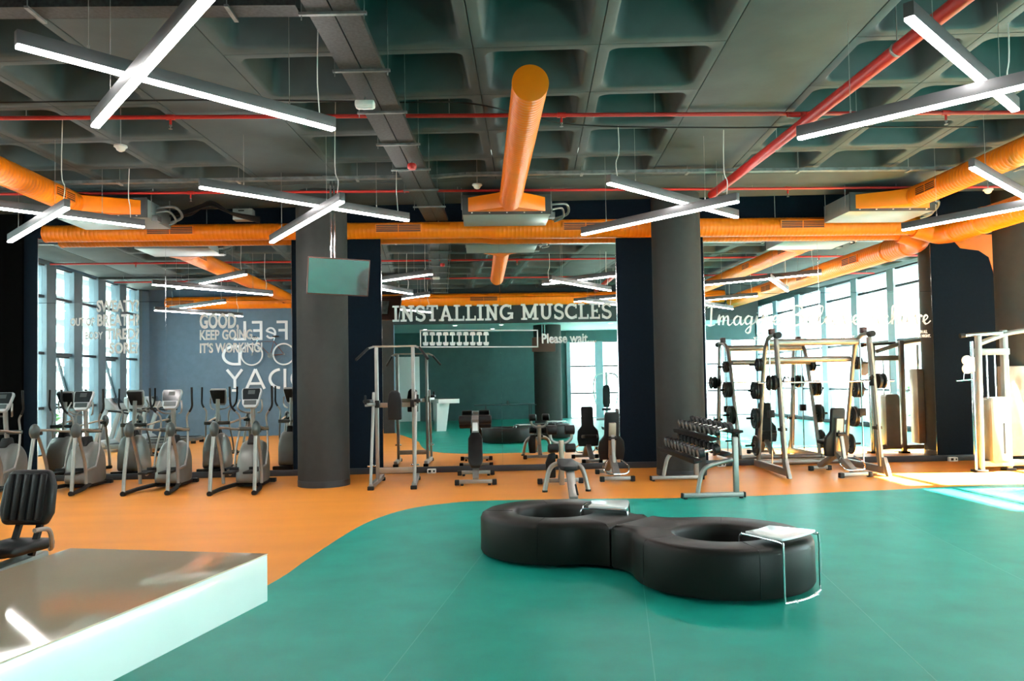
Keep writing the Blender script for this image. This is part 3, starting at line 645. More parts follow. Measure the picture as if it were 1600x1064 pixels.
# local +x = the way the rider faces
def tilt(mb, c, ang):
    R = Matrix.Rotation(ang, 3, 'Y'); mb.v = [tuple(R @ Vector(p) + Vector(c)) for p in mb.v]; return mb
bz = [(-.165, .22), (.165, .22), (.215, .10), (.225, -.12), (.18, -.215), (-.18, -.215), (-.225, -.12), (-.215, .10)]
br = tilt(MB().prism(bz, lambda a, b, d: Vector((d, a, b)), -.045, .045), (-.12, 0, .80), -.20).build('backrest', M_BLACK, rb, bevel=.035, seg=4)
for k in range(5):
    y = -.14 + .07 * k
    tilt(MB().prism([(y - .027, .185), (y + .027, .185), (y + .027, -.18), (y - .027, -.18)], lambda a, b, d: Vector((d, a, b)), .035, .056), (-.12, 0, .80), -.20).build('rib', M_BLACK, br, bevel=.01)
for s in (-1, 1): MB().beam((-.16, s * .09, .66), (-.03, s * .09, .36), .045, .03).build('back_support', M_RUBBER, rb)
MB().prism([(-.17, -.2), (.24, -.17), (.30, -.08), (.30, .08), (.24, .17), (-.17, .2)], XY, .40, .48).build('seat', M_BLACK, rb, bevel=.03, seg=3)
for s in (-1, 1): MB().tube(catmull([(-.1, s * .2, .40), (0, s * .29, .45), (.06, s * .31, .58), (.2, s * .30, .60)], 5), .018, 8).build('side_handle', M_SILVER, rb)
MB().beam((-.25, 0, .30), (1.15, 0, .22), .16, .12).build('main_frame', M_SHROUD, rb, bevel=.02)
MB().box((-.22, 0, .05), (.1, .6, .08)).box((1.15, 0, .05), (.1, .6, .08)).build('stabiliser', M_RUBBER, rb, bevel=.015)
MB().beam((-.2, 0, .08), (-.12, 0, .30), .1, .08).build('rear_post', M_SHROUD, rb, bevel=.01)
MB().lathe([(-.13, .10), (-.13, .30), (-.09, .34), (.09, .34), (.13, .30), (.13, .10)], (.95, 0, .42), (0, 1, 0), 28).build('flywheel_shroud', M_SHROUD, rb)
MB().beam((1.05, 0, .6), (.85, 0, 1.15), .08, .1).build('mast', M_SHROUD, rb, bevel=.01)
tilt(MB().box((0, 0, 0), (.06, .36, .28)), (.82, 0, 1.25), -.3).build('console', M_SHROUDLT, rb, bevel=.02)
for s in (-1, 1): MB().cyl((.95, s * .13, .42), (.95, s * .2, .42), .02, 8).box((.88, s * .24, .33), (.12, .1, .04)).build('pedal', M_RUBBER, rb)

# ------------------------------------------------------------------ power tower
pt_ = thing('power_tower', 'silver pull-up and dip tower with a black back pad beside the left column', 'gym machine', (-1.385, 12.82, 0))
for s in (-1, 1):
    MB().box((s * .30, .02, 1.17), (.055, .075, 2.20)).build('upright', M_SILVER, pt_, bevel=.008)
    MB().cyl((s * .345, -.50, .06), (s * .345, -.02, 1.52), .024, 12).build('front_strut', M_SILVER, pt_)
    MB().beam((s * .335, -.55, .055), (s * .30, .62, .075), .07, .08).build('base_runner', M_SILVER, pt_, bevel=.008)
    MB().box((s * .335, -.57, .03), (.10, .07, .06)).build('rubber_foot', M_RUBBER, pt_, bevel=.01)
    MB().box((s * .30, .62, .03), (.10, .07, .06)).build('rubber_foot', M_RUBBER, pt_, bevel=.01)
    MB().box((s * .345, -.38, .36), (.13, .05, .028)).build('foot_peg', M_CHROME, pt_, bevel=.006)
    MB().beam((s * .33, .0, 1.33), (s * .40, -.5, 1.33), .05, .05).build('dip_arm', M_SILVER, pt_, bevel=.006)
    MB().box((s * .40, -.28, 1.385), (.11, .40, .05)).build('arm_pad', M_BLACK, pt_, bevel=.015)
    MB().cyl((s * .41, -.50, 1.34), (s * .41, -.52, 1.48), .018, 8).build('hand_grip', M_RUBBER, pt_)
    MB().tube([(s * .34, -.02, 2.27), (s * .42, -.10, 2.24)], .018, 8).build('pull_up_arm', M_SILVER, pt_)
    MB().tube([(s * .42, -.10, 2.24), (s * .57, -.38, 2.05)], .022, 10).build('pull_up_grip', M_RUBBER, pt_)
    MB().box((s * .30, -.01, 1.33), (.10, .11, .12)).build('clamp', M_RUBBER, pt_, bevel=.01)
MB().beam((-.36, .0, 2.275), (.36, .0, 2.275), .035, .028).build('top_bar', M_TAN, pt_)
MB().box((0, .02, .24), (.58, .05, .09)).build('lower_crossbar', M_TAN, pt_, bevel=.006)
MB().box((0, .02, 1.31), (.58, .04, .075)).build('pad_crossbar', M_TAN, pt_, bevel=.006)
MB().prism([(-.11, 1.07), (.11, 1.07), (.115, 1.36), (.09, 1.50), (.045, 1.55), (-.045, 1.55), (-.09, 1.50), (-.115, 1.36)], XZ, -.10, -.02).build('back_pad', M_BLACK, pt_, bevel=.018, seg=3)

# ------------------------------------------------------------------ benches
def roller(mb, x0, x1, y, z, r): return mb.lathe([(0, r * .7), (0.012, r), (x1 - x0 - .012, r), (x1 - x0, r * .7)], (x0, y, z), (1, 0, 0), 18)
def pad_along(poly_w, p0, p1, th, taper=.8):
    """padded board from p0 to p1 (in the YZ plane), width poly_w"""
    p0, p1 = Vector(p0), Vector(p1); d = (p1 - p0); L = d.length; y = d.normalized(); x = Vector((1, 0, 0)); z = x.cross(y)
    out = [(-poly_w / 2 * taper, 0.0), (poly_w / 2 * taper, 0.0), (poly_w / 2, L * .18), (poly_w / 2, L * .82), (poly_w / 2 * taper, L), (-poly_w / 2 * taper, L), (-poly_w / 2, L * .82), (-poly_w / 2, L * .18)]
    return MB().prism(out, lambda a, b, dd: p0 + x * a + y * b + z * dd, 0, th)
sb = thing('decline_bench', 'decline sit-up bench with black roller pads left of the mirror seam', 'bench', (-0.08, 13.1, 0))
MB().box((0, -.58, .065), (.62, .07, .06)).build('front_foot', M_SILVER, sb, bevel=.008)
MB().box((0, .72, .065), (.60, .07, .06)).build('rear_foot', M_SILVER, sb, bevel=.008)
for s in (-1, 1):
    MB().box((s * .30, -.58, .055), (.075, .085, .085)).box((s * .22, -.58, .018), (.05, .05, .036)).build('end_cap', M_RUBBER, sb, bevel=.01)
    MB().box((s * .29, .72, .055), (.075, .085, .085)).box((s * .22, .72, .018), (.05, .05, .036)).build('end_cap', M_RUBBER, sb, bevel=.01)
MB().beam((0, -.60, .09), (0, .15, .45), .10, .09).beam((0, .15, .45), (0, .72, .10), .09, .08).build('spine', M_SILVER, sb, bevel=.008)
pad_along(.24, (0, -.46, .26), (0, .12, .76), .075, .62).build('pad', M_BLACK, sb, bevel=.02, seg=3)
MB().beam((0, .10, .50), (0, .34, 1.08), .115, .08).build('roller_post', M_SILVER, sb, bevel=.008)
MB().box((0, .16, .90), (.085, .012, .15), (-.39, 0, 0)).build('label_plate', M_WHITE, sb)
for z, y in ((1.02, .16), (.94, .42)):
    MB().cyl((-.28, y, z), (.28, y, z), .016, 8).build('roller_axle', M_SILVER, sb)
    for s in (-1, 1):
        roller(MB(), min(s * .06, s * .28), max(s * .06, s * .28), y, z, .075).build('roller', M_BLACK, sb)
fb = thing('roller_bench', 'flat-padded bench on a thick silver leg with four black rollers behind', 'bench', (1.28, 11.55, 0))
MB().prism([(-.09, -.52), (.09, -.52), (.135, -.44), (.145, -.1), (.12, .22), (-.12, .22), (-.145, -.1), (-.135, -.44)], lambda a, b, d: Vector((a, b, d + .06 * b)), .40, .465).build('pad', M_BLACK, fb, bevel=.02, seg=3)
MB().beam((0, -.38, .40), (0, -.84, .02), .12, .10).build('front_leg', M_SILVER, fb, bevel=.02)
MB().box((0, -.85, .012), (.16, .12, .024)).build('foot_plate', M_SILVER, fb, bevel=.004)
MB().cyl((.045, -.70, .20), (.055, -.85, .08), .014, 8).build('lever', M_RUBBER, fb)
MB().beam((0, -.4, .37), (0, .62, .42), .08, .06).build('spine', M_SILVER, fb, bevel=.008)
for s in (-1, 1):
    MB().tube(catmull([(s * .05, .12, .41), (s * .17, .10, .40), (s * .26, .07, .30), (s * .325, .04, .02)], 6), .036, 12).build('side_leg', M_SILVER, fb)
    MB().cyl((s * .325, .04, 0), (s * .325, .04, .03), .042, 12).build('end_foot', M_RUBBER, fb)
    roller(MB(), min(s * .06, s * .22), max(s * .06, s * .22), .70, .88, .075).build('roller', M_BLACK, fb)
    roller(MB(), min(s * .05, s * .22), max(s * .05, s * .22), .62, .60, .07).build('roller', M_BLACK, fb)
    MB().tube(catmull([(s * .17, .70, .84), (s * .16, .70, .74), (s * .09, .70, .68), (0, .70, .67)], 5), .024, 10).build('roller_bracket', M_SILVER, fb)
    MB().box((s * .33, .92, .05), (.08, .085, .085)).build('end_cap', M_RUBBER, fb, bevel=.012)
MB().beam((0, .66, .02), (0, .68, .72), .075, .075).build('post', M_TAN, fb, bevel=.008)
MB().box((0, .92, .06), (.66, .07, .06)).build('rear_foot', M_SILVER, fb, bevel=.008)
MB().beam((0, .5, .40), (0, .92, .09), .08, .07).build('rear_strut', M_SILVER, fb, bevel=.008)
MB().prism([(-.23, .12), (-.09, .12), (-.09, .52), (-.20, .50), (-.25, .36)], XZ, .72, .80).build('side_pad', M_BLACK, fb, bevel=.02)
def adjustable_bench(name, label, loc, rz, back_ang, group):
    t = thing(name, label, 'bench', loc, rz, group)
    MB().box((0, -.42, .06), (.50, .06, .06)).build('rear_foot', M_SILVER, t, bevel=.008)
    MB().box((0, .62, .06), (.34, .06, .06)).build('front_foot', M_SILVER, t, bevel=.008)
    for s in (-1, 1):
        MB().box((s * .25, -.42, .05), (.075, .08, .085)).build('end_cap', M_RUBBER, t, bevel=.012)
        MB().box((s * .17, .62, .05), (.075, .08, .085)).build('end_cap', M_RUBBER, t, bevel=.012)
    MB().beam((0, -.42, .08), (0, .05, .36), .11, .08).beam((0, .05, .36), (0, .62, .09), .10, .08).build('spine', M_SILVER, t, bevel=.01)
    MB().tube(catmull([(-.12, -.2, .33), (-.21, -.32, .24), (-.16, -.42, .14), (0, -.44, .13), (.16, -.42, .14), (.21, -.32, .24), (.12, -.2, .33)], 5), .013, 8).build('handle_loop', M_CHROME, t)
    pad_along(.30, (0, .12, .47), (0, .50, .50), .07, .8).build('seat_pad', M_BLACK, t, bevel=.02, seg=3)
    c, s_ = math.cos(back_ang), math.sin(back_ang)
    p0 = Vector((0, .06, .50)); p1 = p0 + Vector((0, -c, s_)) * .62
    y = (p1 - p0).normalized(); z = Vector((0, y.z, -y.y)); x = Vector((1, 0, 0))
    out = [(-.20, -.20), (.20, -.20), (.225, -.05), (.21, .12), (.125, .22), (.125, .58), (.11, .62), (-.11, .62), (-.125, .58), (-.125, .22), (-.21, .12), (-.225, -.05)]
    MB().prism(out, lambda a, b, d: p0 + x * a + y * b + z * d, 0, .075).build('back_pad', M_BLACK, t, bevel=.02, seg=3)
    MB().prism([(-.06, -.16), (.06, -.16), (.06, .45), (-.06, .45)], lambda a, b, d: p0 + x * a + y * b + z * d, -.05, .0).build('pad_support', M_TAN, t, bevel=.006)
    MB().beam((0, -.14, .22), p0 + y * .25 - z * .06, .06, .05).build('adjusting_strut', M_SILVER, t, bevel=.008)
    MB().cyl((-.07, -.05, .68), (.07, -.05, .68), .035, 12).build('adjusting_knob', M_RUBBER, t)
    return t
adjustable_bench('adjustable_bench', 'adjustable bench seen from behind beside the navy wall strip', (2.22, 12.98, 0), 0.0, 1.38, 'adjustable benches')
adjustable_bench('adjustable_bench', 'adjustable bench standing inside the smith machine', (6.02, 12.78, 0), 0.12, 1.45, 'adjustable benches')

# ------------------------------------------------------------------ dumbbell rack
dr_ = thing('dumbbell_rack', 'silver two-tier dumbbell rack in front of the middle right column', 'rack', (3.19, 11.55, 0))
for s in (-1, 1):
    y = s * 0.98
    MB().box((0, y, .055), (.84, .065, .065)).build('floor_rail', M_SILVER, dr_, bevel=.014, seg=3)
    for x in (-.43, .43): MB().box((x, y, .05), (.03, .075, .075)).box((x * .9, y, .012), (.05, .05, .024)).build('end_cap', M_RUBBER, dr_, bevel=.01)
    MB().box((.32, y, .45), (.075, .06, .78)).build('post', M_SILVER, dr_, bevel=.012)
    MB().tube(catmull([(-.22, y, .06), (-.19, y, .22), (-.14, y, .38), (-.02, y, .46), (.28, y, .53)], 6), .032, 12).build('front_leg', M_SILVER, dr_)
def shelf(x0, z0, x1, z1, nm):
    n = Vector((-(z1 - z0), 0, x1 - x0)).normalized()
    mb = MB()
    for f in (0.12, .88):
        p = Vector((x0 + (x1 - x0) * f, 0, z0 + (z1 - z0) * f)); mb.beam(p + Vector((0, -1.04, 0)), p + Vector((0, 1.04, 0)), .11, .03, n)
    mb.beam(Vector((x0, -1.04, z0)) + n * .02, Vector((x0, 1.04, z0)) + n * .02, .012, .07, n)
    mb.build(nm, M_RUBBER, dr_, bevel=.004)
    return n
SH = {'lower': (-.27, .50, .24, .62), 'upper': (-.02, .80, .42, .92)}
nrm = {k: shelf(*v, 'shelf') for k, v in SH.items()}
def dumbbell(p, ax, L, r, label, group):
    """p = centre, ax = unit axis"""
    t = thing('dumbbell', label, 'dumbbell', p, 0, group)
    a = Vector(ax)
    MB().lathe([(-.07, .014), (-.03, .017), (.03, .017), (.07, .014)], (0, 0, 0), a, 10).build('handle', M_CHROME, t)
    for s in (-1, 1):
        h_ = MB().lathe([(0, r * .7), (.012, r), (L / 2 - .07 - .014, r), (L / 2 - .07, r * .80)], a * (.066 * s), a * s, 16).build('head', M_IRON, t)
        MB().lathe([(0, r * .74), (.004, r * .70)], a * ((L / 2 - .005) * s), a * s, 16).build('end_disc', M_SILVER, h_)
    return t
cnt = 0
for tier, n in (('upper', 9), ('lower', 10)):
    x0, z0, x1, z1 = SH[tier]; ax = Vector((x1 - x0, 0, z1 - z0)).normalized(); nr = nrm[tier]
    for i in range(n):
        f = i / (n - 1); y = 11.55 - .93 + 1.86 * f
        r = (.066 + .012 * f) if tier == 'upper' else (.076 + .012 * f)
        c = Vector((3.19 + (x0 + x1) / 2, y, (z0 + z1) / 2)) + nr * (r + .018)
        lab = ('dumbbell at the near end of the %s rack tier' if i == 0 else 'dumbbell at the far end of the %s rack tier' if i == n - 1 else ('%s dumbbell from the near end of the %%s rack tier' % ['', 'second', 'third', 'fourth', 'fifth', 'sixth', 'seventh', 'eighth', 'ninth'][i])) % tier
        dumbbell(c, ax, .28 if tier == 'upper' else .32, r, lab, 'dumbbells on the rack')

# ------------------------------------------------------------------ smith machine
sm = thing('smith_machine', 'silver smith machine frame with a barbell and plate pegs before the right mirror', 'gym machine', (5.86, 13.35, 0), -0.02)
for s in (-1, 1):
    x = s * .80
    MB().beam((x + s * .02, -.80, .09), (x, .78, .09), .07, .12).build('base_beam', M_SILVER, sm, bevel=.01)
    MB().prism([(-.95, 0.0), (-.86, 0.0), (-.70, .16), (-.70, .30), (-.80, .30), (-.90, .10)], YZ, x - .03 + s * .02, x + .03 + s * .02).build('front_foot', M_SILVER, sm, bevel=.006)
    MB().beam((x, -.68, .14), (x, -.42, 2.32), .06, .09).build('front_upright', M_SILVER, sm, bevel=.01)
    MB().tube(catmull([(x, .62, .14), (x, .42, 1.0), (x, .16, 2.0), (x, .0, 2.28), (x, -.22, 2.37), (x, -.50, 2.36)], 6), .038, 12).build('rear_arch', M_SILVER, sm)
    MB().cyl((x, -.56, 2.36), (x, -.44, 2.36), .055, 14).build('arch_end', M_RUBBER, sm)
    MB().box((x, -.22, 2.44), (.09, .12, .10)).build('pulley_cover', M_TVBACK, sm, bevel=.01)
    MB().cyl((x + s * .0, -.58, .20), (x, -.34, 2.30), .014, 8).build('guide_rod', M_CHROME, sm)
    MB().cyl((x, -.08, .16), (x, -.08, 2.34), .012, 8).build('counterweight_rod', M_CHROME, sm)
    MB().box((x, -.08, 1.02), (.11, .09, .13)).build('counterweight', M_RUBBER, sm, bevel=.008)
    MB().beam((x + s * .0, -.75, .25), (x, -.50, 2.2), .035, .02).build('hook_strip', M_TAN, sm)
    MB().box((x, -.60, .78), (.14, .06, .05)).tube([(x - .06, -.62, .8), (x - .06, -.72, .76), (x - .06, -.72, .84)], .012, 6).build('safety_stop', M_RUBBER, sm)
    for z, y in ((1.88, .20), (1.42, .31), (.92, .44), (.42, .55)):
        MB().cyl((x - s * .02, y, z), (x + s * .26, y, z), .020, 10).build('plate_peg', M_RUBBER, sm)
MB().cyl((-.80, -.02, 2.26), (.80, -.02, 2.26), .06, 18).build('top_crossbar', M_SILVER, sm)
MB().cyl((-.80, .30, 1.96), (.80, .30, 1.96), .052, 18).build('rear_crossbar', M_SILVER, sm)
MB().cyl((-.80, .70, .10), (.80, .70, .10), .055, 16).build('floor_crossbar', M_SILVER, sm)
bar = MB().cyl((-1.16, -.51, 1.56), (1.16, -.51, 1.56), .015, 12).build('barbell', M_CHROME, sm)
for s in (-1, 1):
    MB().lathe([(0, .06), (.01, .13), (.05, .13), (.06, .06)], (s * .86, -.51, 1.56), (s, 0, 0), 22).build('bar_hub', M_RUBBER, bar)
    MB().box((s * .80, -.51, 1.56), (.07, .12, .16)).build('bar_carriage', M_RUBBER, bar, bevel=.01)
    MB().tube([(s * .74, -.53, 1.58), (s * .74, -.62, 1.66), (s * .74, -.66, 1.62)], .012, 6).build('bar_hook', M_RUBBER, bar)
def plate(p, r, th, label, rz=-0.02):
    t = thing('weight_plate', label, 'weight plate', p, rz, 'weight plates on the smith machine')
    MB().lathe([(-th / 2, .026), (-th / 2, r * .35), (-th * .2, r * .42), (-th * .2, r * .80), (-th / 2, r * .86), (-th / 2 + .004, r), (th / 2 - .004, r), (th / 2, r * .86), (th * .2, r * .80), (th * .2, r * .42), (th / 2, r * .35), (th / 2, .026)], (0, 0, 0), (1, 0, 0), 28, True).build('disc', M_IRON, t)
    MB().lathe([(-th / 2 - .003, .026), (-th / 2 - .003, .04), (th / 2 + .003, .04), (th / 2 + .003, .026)], (0, 0, 0), (1, 0, 0), 18, True).build('hub_ring', M_GALV, t)
ORD = ['innermost', 'middle', 'outermost']
for s, side in ((-1, 'left'), (1, 'right')):
    for (z, y, r, n, hn) in ((1.88, .20, .115, 2, 'top'), (1.42, .31, .155, 3, 'second'), (.92, .44, .185, 2, 'third'), (.42, .55, .185, 1, 'lowest')):
        for k in range(n):
            q = Vector((s * (.87 + .045 * k), y, z)); q.rotate(Euler((0, 0, -0.02))); q += Vector((5.86, 13.35, 0)); q.z -= .0
            od = (ORD[k] if n == 3 else ['inner', 'outer'][k]) + ' ' if n > 1 else ''
            plate(q, r, .036, '%sblack plate on the %s peg of the smith machine, %s side' % (od, hn, side))
    q = Vector((s * .975, -.51, 1.56)); q.rotate(Euler((0, 0, -0.02))); q += Vector((5.86, 13.35, 0))
    plate(q, .13, .03, 'small black plate on the %s end of the smith barbell' % side)

# ------------------------------------------------------------------ cable crossover machine at the right
cc = thing('cable_machine', 'silver cable crossover machine with a grey weight shroud at the right edge', 'gym machine', (8.68, 12.85, 0))
MB().beam((-.27, -.12, 0), (-.24, -.12, 2.30), .075, .10).build('front_post', M_SILVER, cc, bevel=.015)
MB().cyl((-.34, -.10, .03), (-.34, -.10, 2.2), .028, 12).build('slide_rail', M_CHROME, cc)
MB().box((.30, .02, 1.20), (.10, .10, 2.38)).build('rear_post', M_SILVER, cc, bevel=.015)
MB().box((-.30, -.12, .02), (.20, .18, .04)).box((.30, .02, .02), (.18, .16, .04)).build('foot_plate', M_RUBBER, cc, bevel=.006)
MB().box((.02, -.05, .13), (.60, .10, .10)).build('base_beam', M_SILVER, cc, bevel=.012)
MB().box((.02, -.05, 2.02), (.62, .08, .11)).build('middle_beam', M_SILVER, cc, bevel=.012)
MB().tube(catmull([(-.20, -.08, 2.16), (.05, -.04, 2.24), (.4, 0, 2.34), (1.0, 0, 2.40), (2.1, 0, 2.40), (2.7, 0, 2.30)], 6), .045, 14).build('top_arch', M_SILVER, cc)
MB().cyl((-.50, -.10, 2.30), (.22, -.05, 2.34), .034, 12).build('pull_up_bar', M_CHROME, cc)
MB().cyl((-.54, -.10, 2.298), (-.46, -.10, 2.302), .040, 12).build('bar_end', M_RUBBER, cc)
MB().prism(rrect(.31, 1.08, .06, 5), lambda a, b, d: Vector((a + .06, d, b + .69 + (.03 * math.cos(a * 8) if b > .4 else 0))), -.18, .06).build('weight_shroud', M_SHROUD, cc, bevel=.01)
MB().prism(rrect(.035, .52, .016, 4), lambda a, b, d: Vector((a + .11, d, b + .56)), -.184, -.176).build('shroud_slot', M_RUBBER, cc)
for x in (-.06, .08): MB().cyl((x, -.05, 1.2), (x, -.05, 2.0), .014, 8).build('weight_guide', M_CHROME, cc)
MB().lathe([(-.02, .075), (-.012, .085), (.012, .085), (.02, .075)], (-.45, -.12, 1.88), (0, 1, 0), 20).lathe([(-.02, .075), (-.012, .085), (.012, .085), (.02, .075)], (-.45, -.12, 1.74), (0, 1, 0), 20).box((-.38, -.12, 1.81), (.10, .05, .24)).build('pulley_block', M_PLASTICW, cc)
MB().tube([(-.50, -.12, 1.68), (-.52, -.12, 1.56)], .006, 6).cyl((-.64, -.12, 1.54), (-.36, -.12, 1.56), .014, 8).build('cable_handle', M_CHROME, cc)
MB().box((.62, .25, 1.0), (.42, .30, 1.55)).build('second_weight_stack', M_TAN, cc, bevel=.02)
MB().cyl((.74, -.12, .16), (.74, -.12, 2.3), .028, 12).box((.74, -.12, 1.55), (.10, .12, .22)).build('second_slide_rail', M_SILVER, cc)
MB().box((1.6, .02, .13), (2.6, .10, .10)).build('rear_beam', M_SILVER, cc, bevel=.012)
MB().box((2.6, .02, 1.20), (.10, .10, 2.3)).build('end_post', M_SILVER, cc, bevel=.015)

# ------------------------------------------------------------------ ring sofas and side tables
def sofa(center, ang, label):
    """ring seat with half a neck; local +x points at the other ring"""
    t = thing('ring_sofa', label, 'sofa', (center[0], center[1], 0), ang, 'ring sofas joined as a figure eight')
    D, R, r0, w = .87, .72, .36, .31; rho = (D * D + w * w - R * R) / (2 * (R - w))
    phi = math.atan2(w + rho, D)
    out = []
    for k in range(13):                       # upper neck curve, seam -> circle
        a0 = -PI / 2; a1 = phi + PI - 2 * PI
        a = a0 + (a1 - a0) * k / 12; out.append((D + rho * math.cos(a), w + rho + rho * math.sin(a)))
    for k in range(1, 64): a = phi + (2 * PI - 2 * phi) * k / 64; out.append((R * math.cos(a), R * math.sin(a)))
    for k in range(13):
        a0 = -phi - PI + 2 * PI; a1 = PI / 2
        a = a0 + (a1 - a0) * k / 12; out.append((D + rho * math.cos(a), -w - rho + rho * math.sin(a)))
    for k in range(1, 6): out.append((D, -w + 2 * w * k / 6))
    n = len(out)
    nr = []
    for i in range(n):
        a, b = Vector(out[i - 1]), Vector(out[(i + 1) % n]); d = (b - a).normalized(); nr.append(Vector((d.y, -d.x)))
    def outer(ins, z): return [Vector((out[i][0] - nr[i].x * ins, out[i][1] - nr[i].y * ins, z)) for i in range(n)]
    angs = [math.atan2(p[1], p[0]) for p in out]
    def inner(r, z): return [Vector((r * math.cos(a), r * math.sin(a), z)) for a in angs]
    H = .40
    L = [inner(r0, .03), inner(r0, H - .05), inner(r0 + .012, H - .018), inner(r0 + .045, H), outer(.05, H + .004), outer(.016, H - .016), outer(.003, H - .05), outer(0, .06), outer(.015, .035)]
    V = [p for l in L for p in l]; Fc = []
    for i in range(len(L)):
        j = (i + 1) % len(L)
        for k in range(n): l = (k + 1) % n; Fc.append((i * n + k, i * n + l, j * n + l, j * n + k))
    body = MB().add(V, Fc).build('cushion_ring', M_SOFA, t, angle=50)
    for a in (PI * .78, -PI * .78, PI * .35, -PI * .35):
        c, s_ = math.cos(a), math.sin(a)
        mb = MB().tube([(c * (R + .001), s_ * (R + .001), .05), (c * (R + .000), s_ * (R + .000), H - .06), (c * (R - .02), s_ * (R - .02), H - .012), (c * (R - .06), s_ * (R - .06), H + .003), (c * (r0 + .05), s_ * (r0 + .05), H + .001), (c * (r0 + .008), s_ * (r0 + .008), H - .03)], .0028, 5)
        mb.build('seam', M_RUBBER, body)
    for a in (.9, 2.2, 3.6, 5.3):
        MB().cyl((.6 * math.cos(a), .6 * math.sin(a), 0), (.6 * math.cos(a), .6 * math.sin(a), .04), .02, 10).build('foot', M_CHROME, t)
    return t
c1 = Vector((0.69, 7.56)); c2 = Vector((1.97, 6.27)); dd = c2 - c1
mid = (c1 + c2) / 2; un = dd.normalized(); c1 = mid - un * .878; c2 = mid + un * .878
aa = math.atan2(un.y, un.x)
sofa(c1, aa, 'black leather ring sofa, the farther left half of the figure eight')
sofa(c2, aa + PI, 'black leather ring sofa, the nearer right half of the figure eight')
def side_table(center, ang, label):
    t = thing('side_table', label, 'side table', (center[0], center[1], 0), ang, 'white side tables on the ring sofas')
    z = .455
    outl = [(.34, -.17), (.52, -.20), (.69, -.245)] + [(.69 + .025 * math.sin(k * PI / 8), -.245 * math.cos(k * PI / 8)) for k in range(1, 8)] + [(.69, .245), (.52, .20), (.34, .17), (.36, 0)]
    MB().prism(outl, XY, z, z + .018).build('top', M_WHITE, t, bevel=.004)
    for s in (-1, 1):
        MB().tube(catmull([(.71, s * .262, .02), (.71, s * .262, .22), (.708, s * .261, .41), (.685, s * .25, .444), (.52, s * .20, .446), (.34, s * .155, .446), (.285, s * .14, .438), (.265, s * .135, .38), (.265, s * .135, .20), (.265, s * .135, .02)], 4), .0095, 8).build('frame_tube', M_CHROME, t)
    MB().tube(catmull([(.71, -.262, .012), (.745, -.13, .012), (.755, 0, .012), (.745, .13, .012), (.71, .262, .012)], 5), .010, 8).build('floor_bar', M_CHROME, t)
    MB().tube([(.265, -.135, .012), (.265, .135, .012)], .010, 8).build('inner_bar', M_CHROME, t)
    for s in (-1, 1): MB().cyl((.74, s * .15, 0), (.74, s * .15, .022), .014, 10).build('glide', M_PLASTICW, t)
side_table(c2, -0.90, 'white side table with a chrome frame on the nearer ring sofa')
side_table(c1, -0.22, 'white side table with a chrome frame on the farther ring sofa')

# ------------------------------------------------------------------ reception counter
co = thing('reception_counter', 'white counter with a glossy beige top in the left foreground', 'counter', (0, 0, 0))
K = [(-.68, 2.51), (-1.24, .55), (-1.80, .45), (-1.42, 2.36), (-1.38, 2.68)]
sl_ = MB().prism(K, XY, .97, 1.116).build('slab', M_WHITE, co, bevel=.004)
MB().prism(K, XY, 1.116, 1.12).build('beige_top', M_BEIGE_TOP, sl_, smooth=False)['label'] = 'glossy beige surface'  # thin plate, warmer and darker in tone than the slab
NK = len(K); cx = sum(p[0] for p in K) / NK; cy = sum(p[1] for p in K) / NK
bs = [(cx - .14 + (x - cx) * .45, cy - .1 + (y - cy) * .6) for x, y in K]; bt = [(cx - .10 + (x - cx) * .6, cy - .05 + (y - cy) * .72) for x, y in K]
MB().add([(x, y, 0) for x, y in bs] + [(x, y, .97) for x, y in bt], [tuple(range(NK)), tuple(range(NK, 2 * NK))] + [(i, (i + 1) % NK, NK + (i + 1) % NK, NK + i) for i in range(NK)]).build('base', M_WHITE, co, bevel=.004)

# ------------------------------------------------------------------ lobby: table tennis table, lat machine; sockets
tt = thing('table_tennis_table', 'dark green table tennis table in the lobby behind the viewer', 'table', (1.15, -2.4, 0))
for s in (-1, 1):
    MB().span(min(0.01 * s, 1.37 * s), max(0.01 * s, 1.37 * s), -.76, .76, .73, .76).build('table_half', M_TABLETOP, tt, bevel=.003)
    for y in (-.6, .6): MB().box((s * .9, y, .37), (.04, .04, .72)).build('leg', M_FRAME, tt)
    MB().box((s * .9, 0, .12), (.05, 1.3, .05)).build('foot_rail', M_FRAME, tt)
MB().box((0, 0, .835), (.006, 1.83, .15)).build('net', M_GALV, tt)
lm = thing('lat_machine', 'pale seated press machine by the lobby windows', 'gym machine', (5.2, -2.6, 0), PI + .2)
MB().box((-.55, .3, 1.0), (.16, .42, 1.9)).build('weight_tower', M_SHROUDLT, lm, bevel=.02)
pad_along(.30, (0, .05, .55), (0, .20, 1.45), .08, .7).build('backrest', M_BLACK, lm, bevel=.02)
MB().box((0, -.15, .48), (.36, .4, .09)).build('seat', M_BLACK, lm, bevel=.03)
MB().beam((0, .6, .06), (0, -.5, .06), .1, .1).box((0, .55, .05), (.9, .1, .1)).build('base', M_SHROUDLT, lm, bevel=.01)
MB().beam((0, -.1, .08), (0, -.1, .45), .1, .1).build('seat_post', M_SHROUDLT, lm)
MB().box((0, .45, 1.0), (.1, .12, 2.0)).build('mast', M_SHROUDLT, lm, bevel=.01)
for s in (-1, 1): MB().tube(catmull([(s * .1, .40, 1.95), (s * .42, .2, 1.85), (s * .52, -.1, 1.4), (s * .46, -.3, .95), (s * .40, -.45, .7)], 6), .03, 10).build('press_arm', M_SHROUDLT, lm)
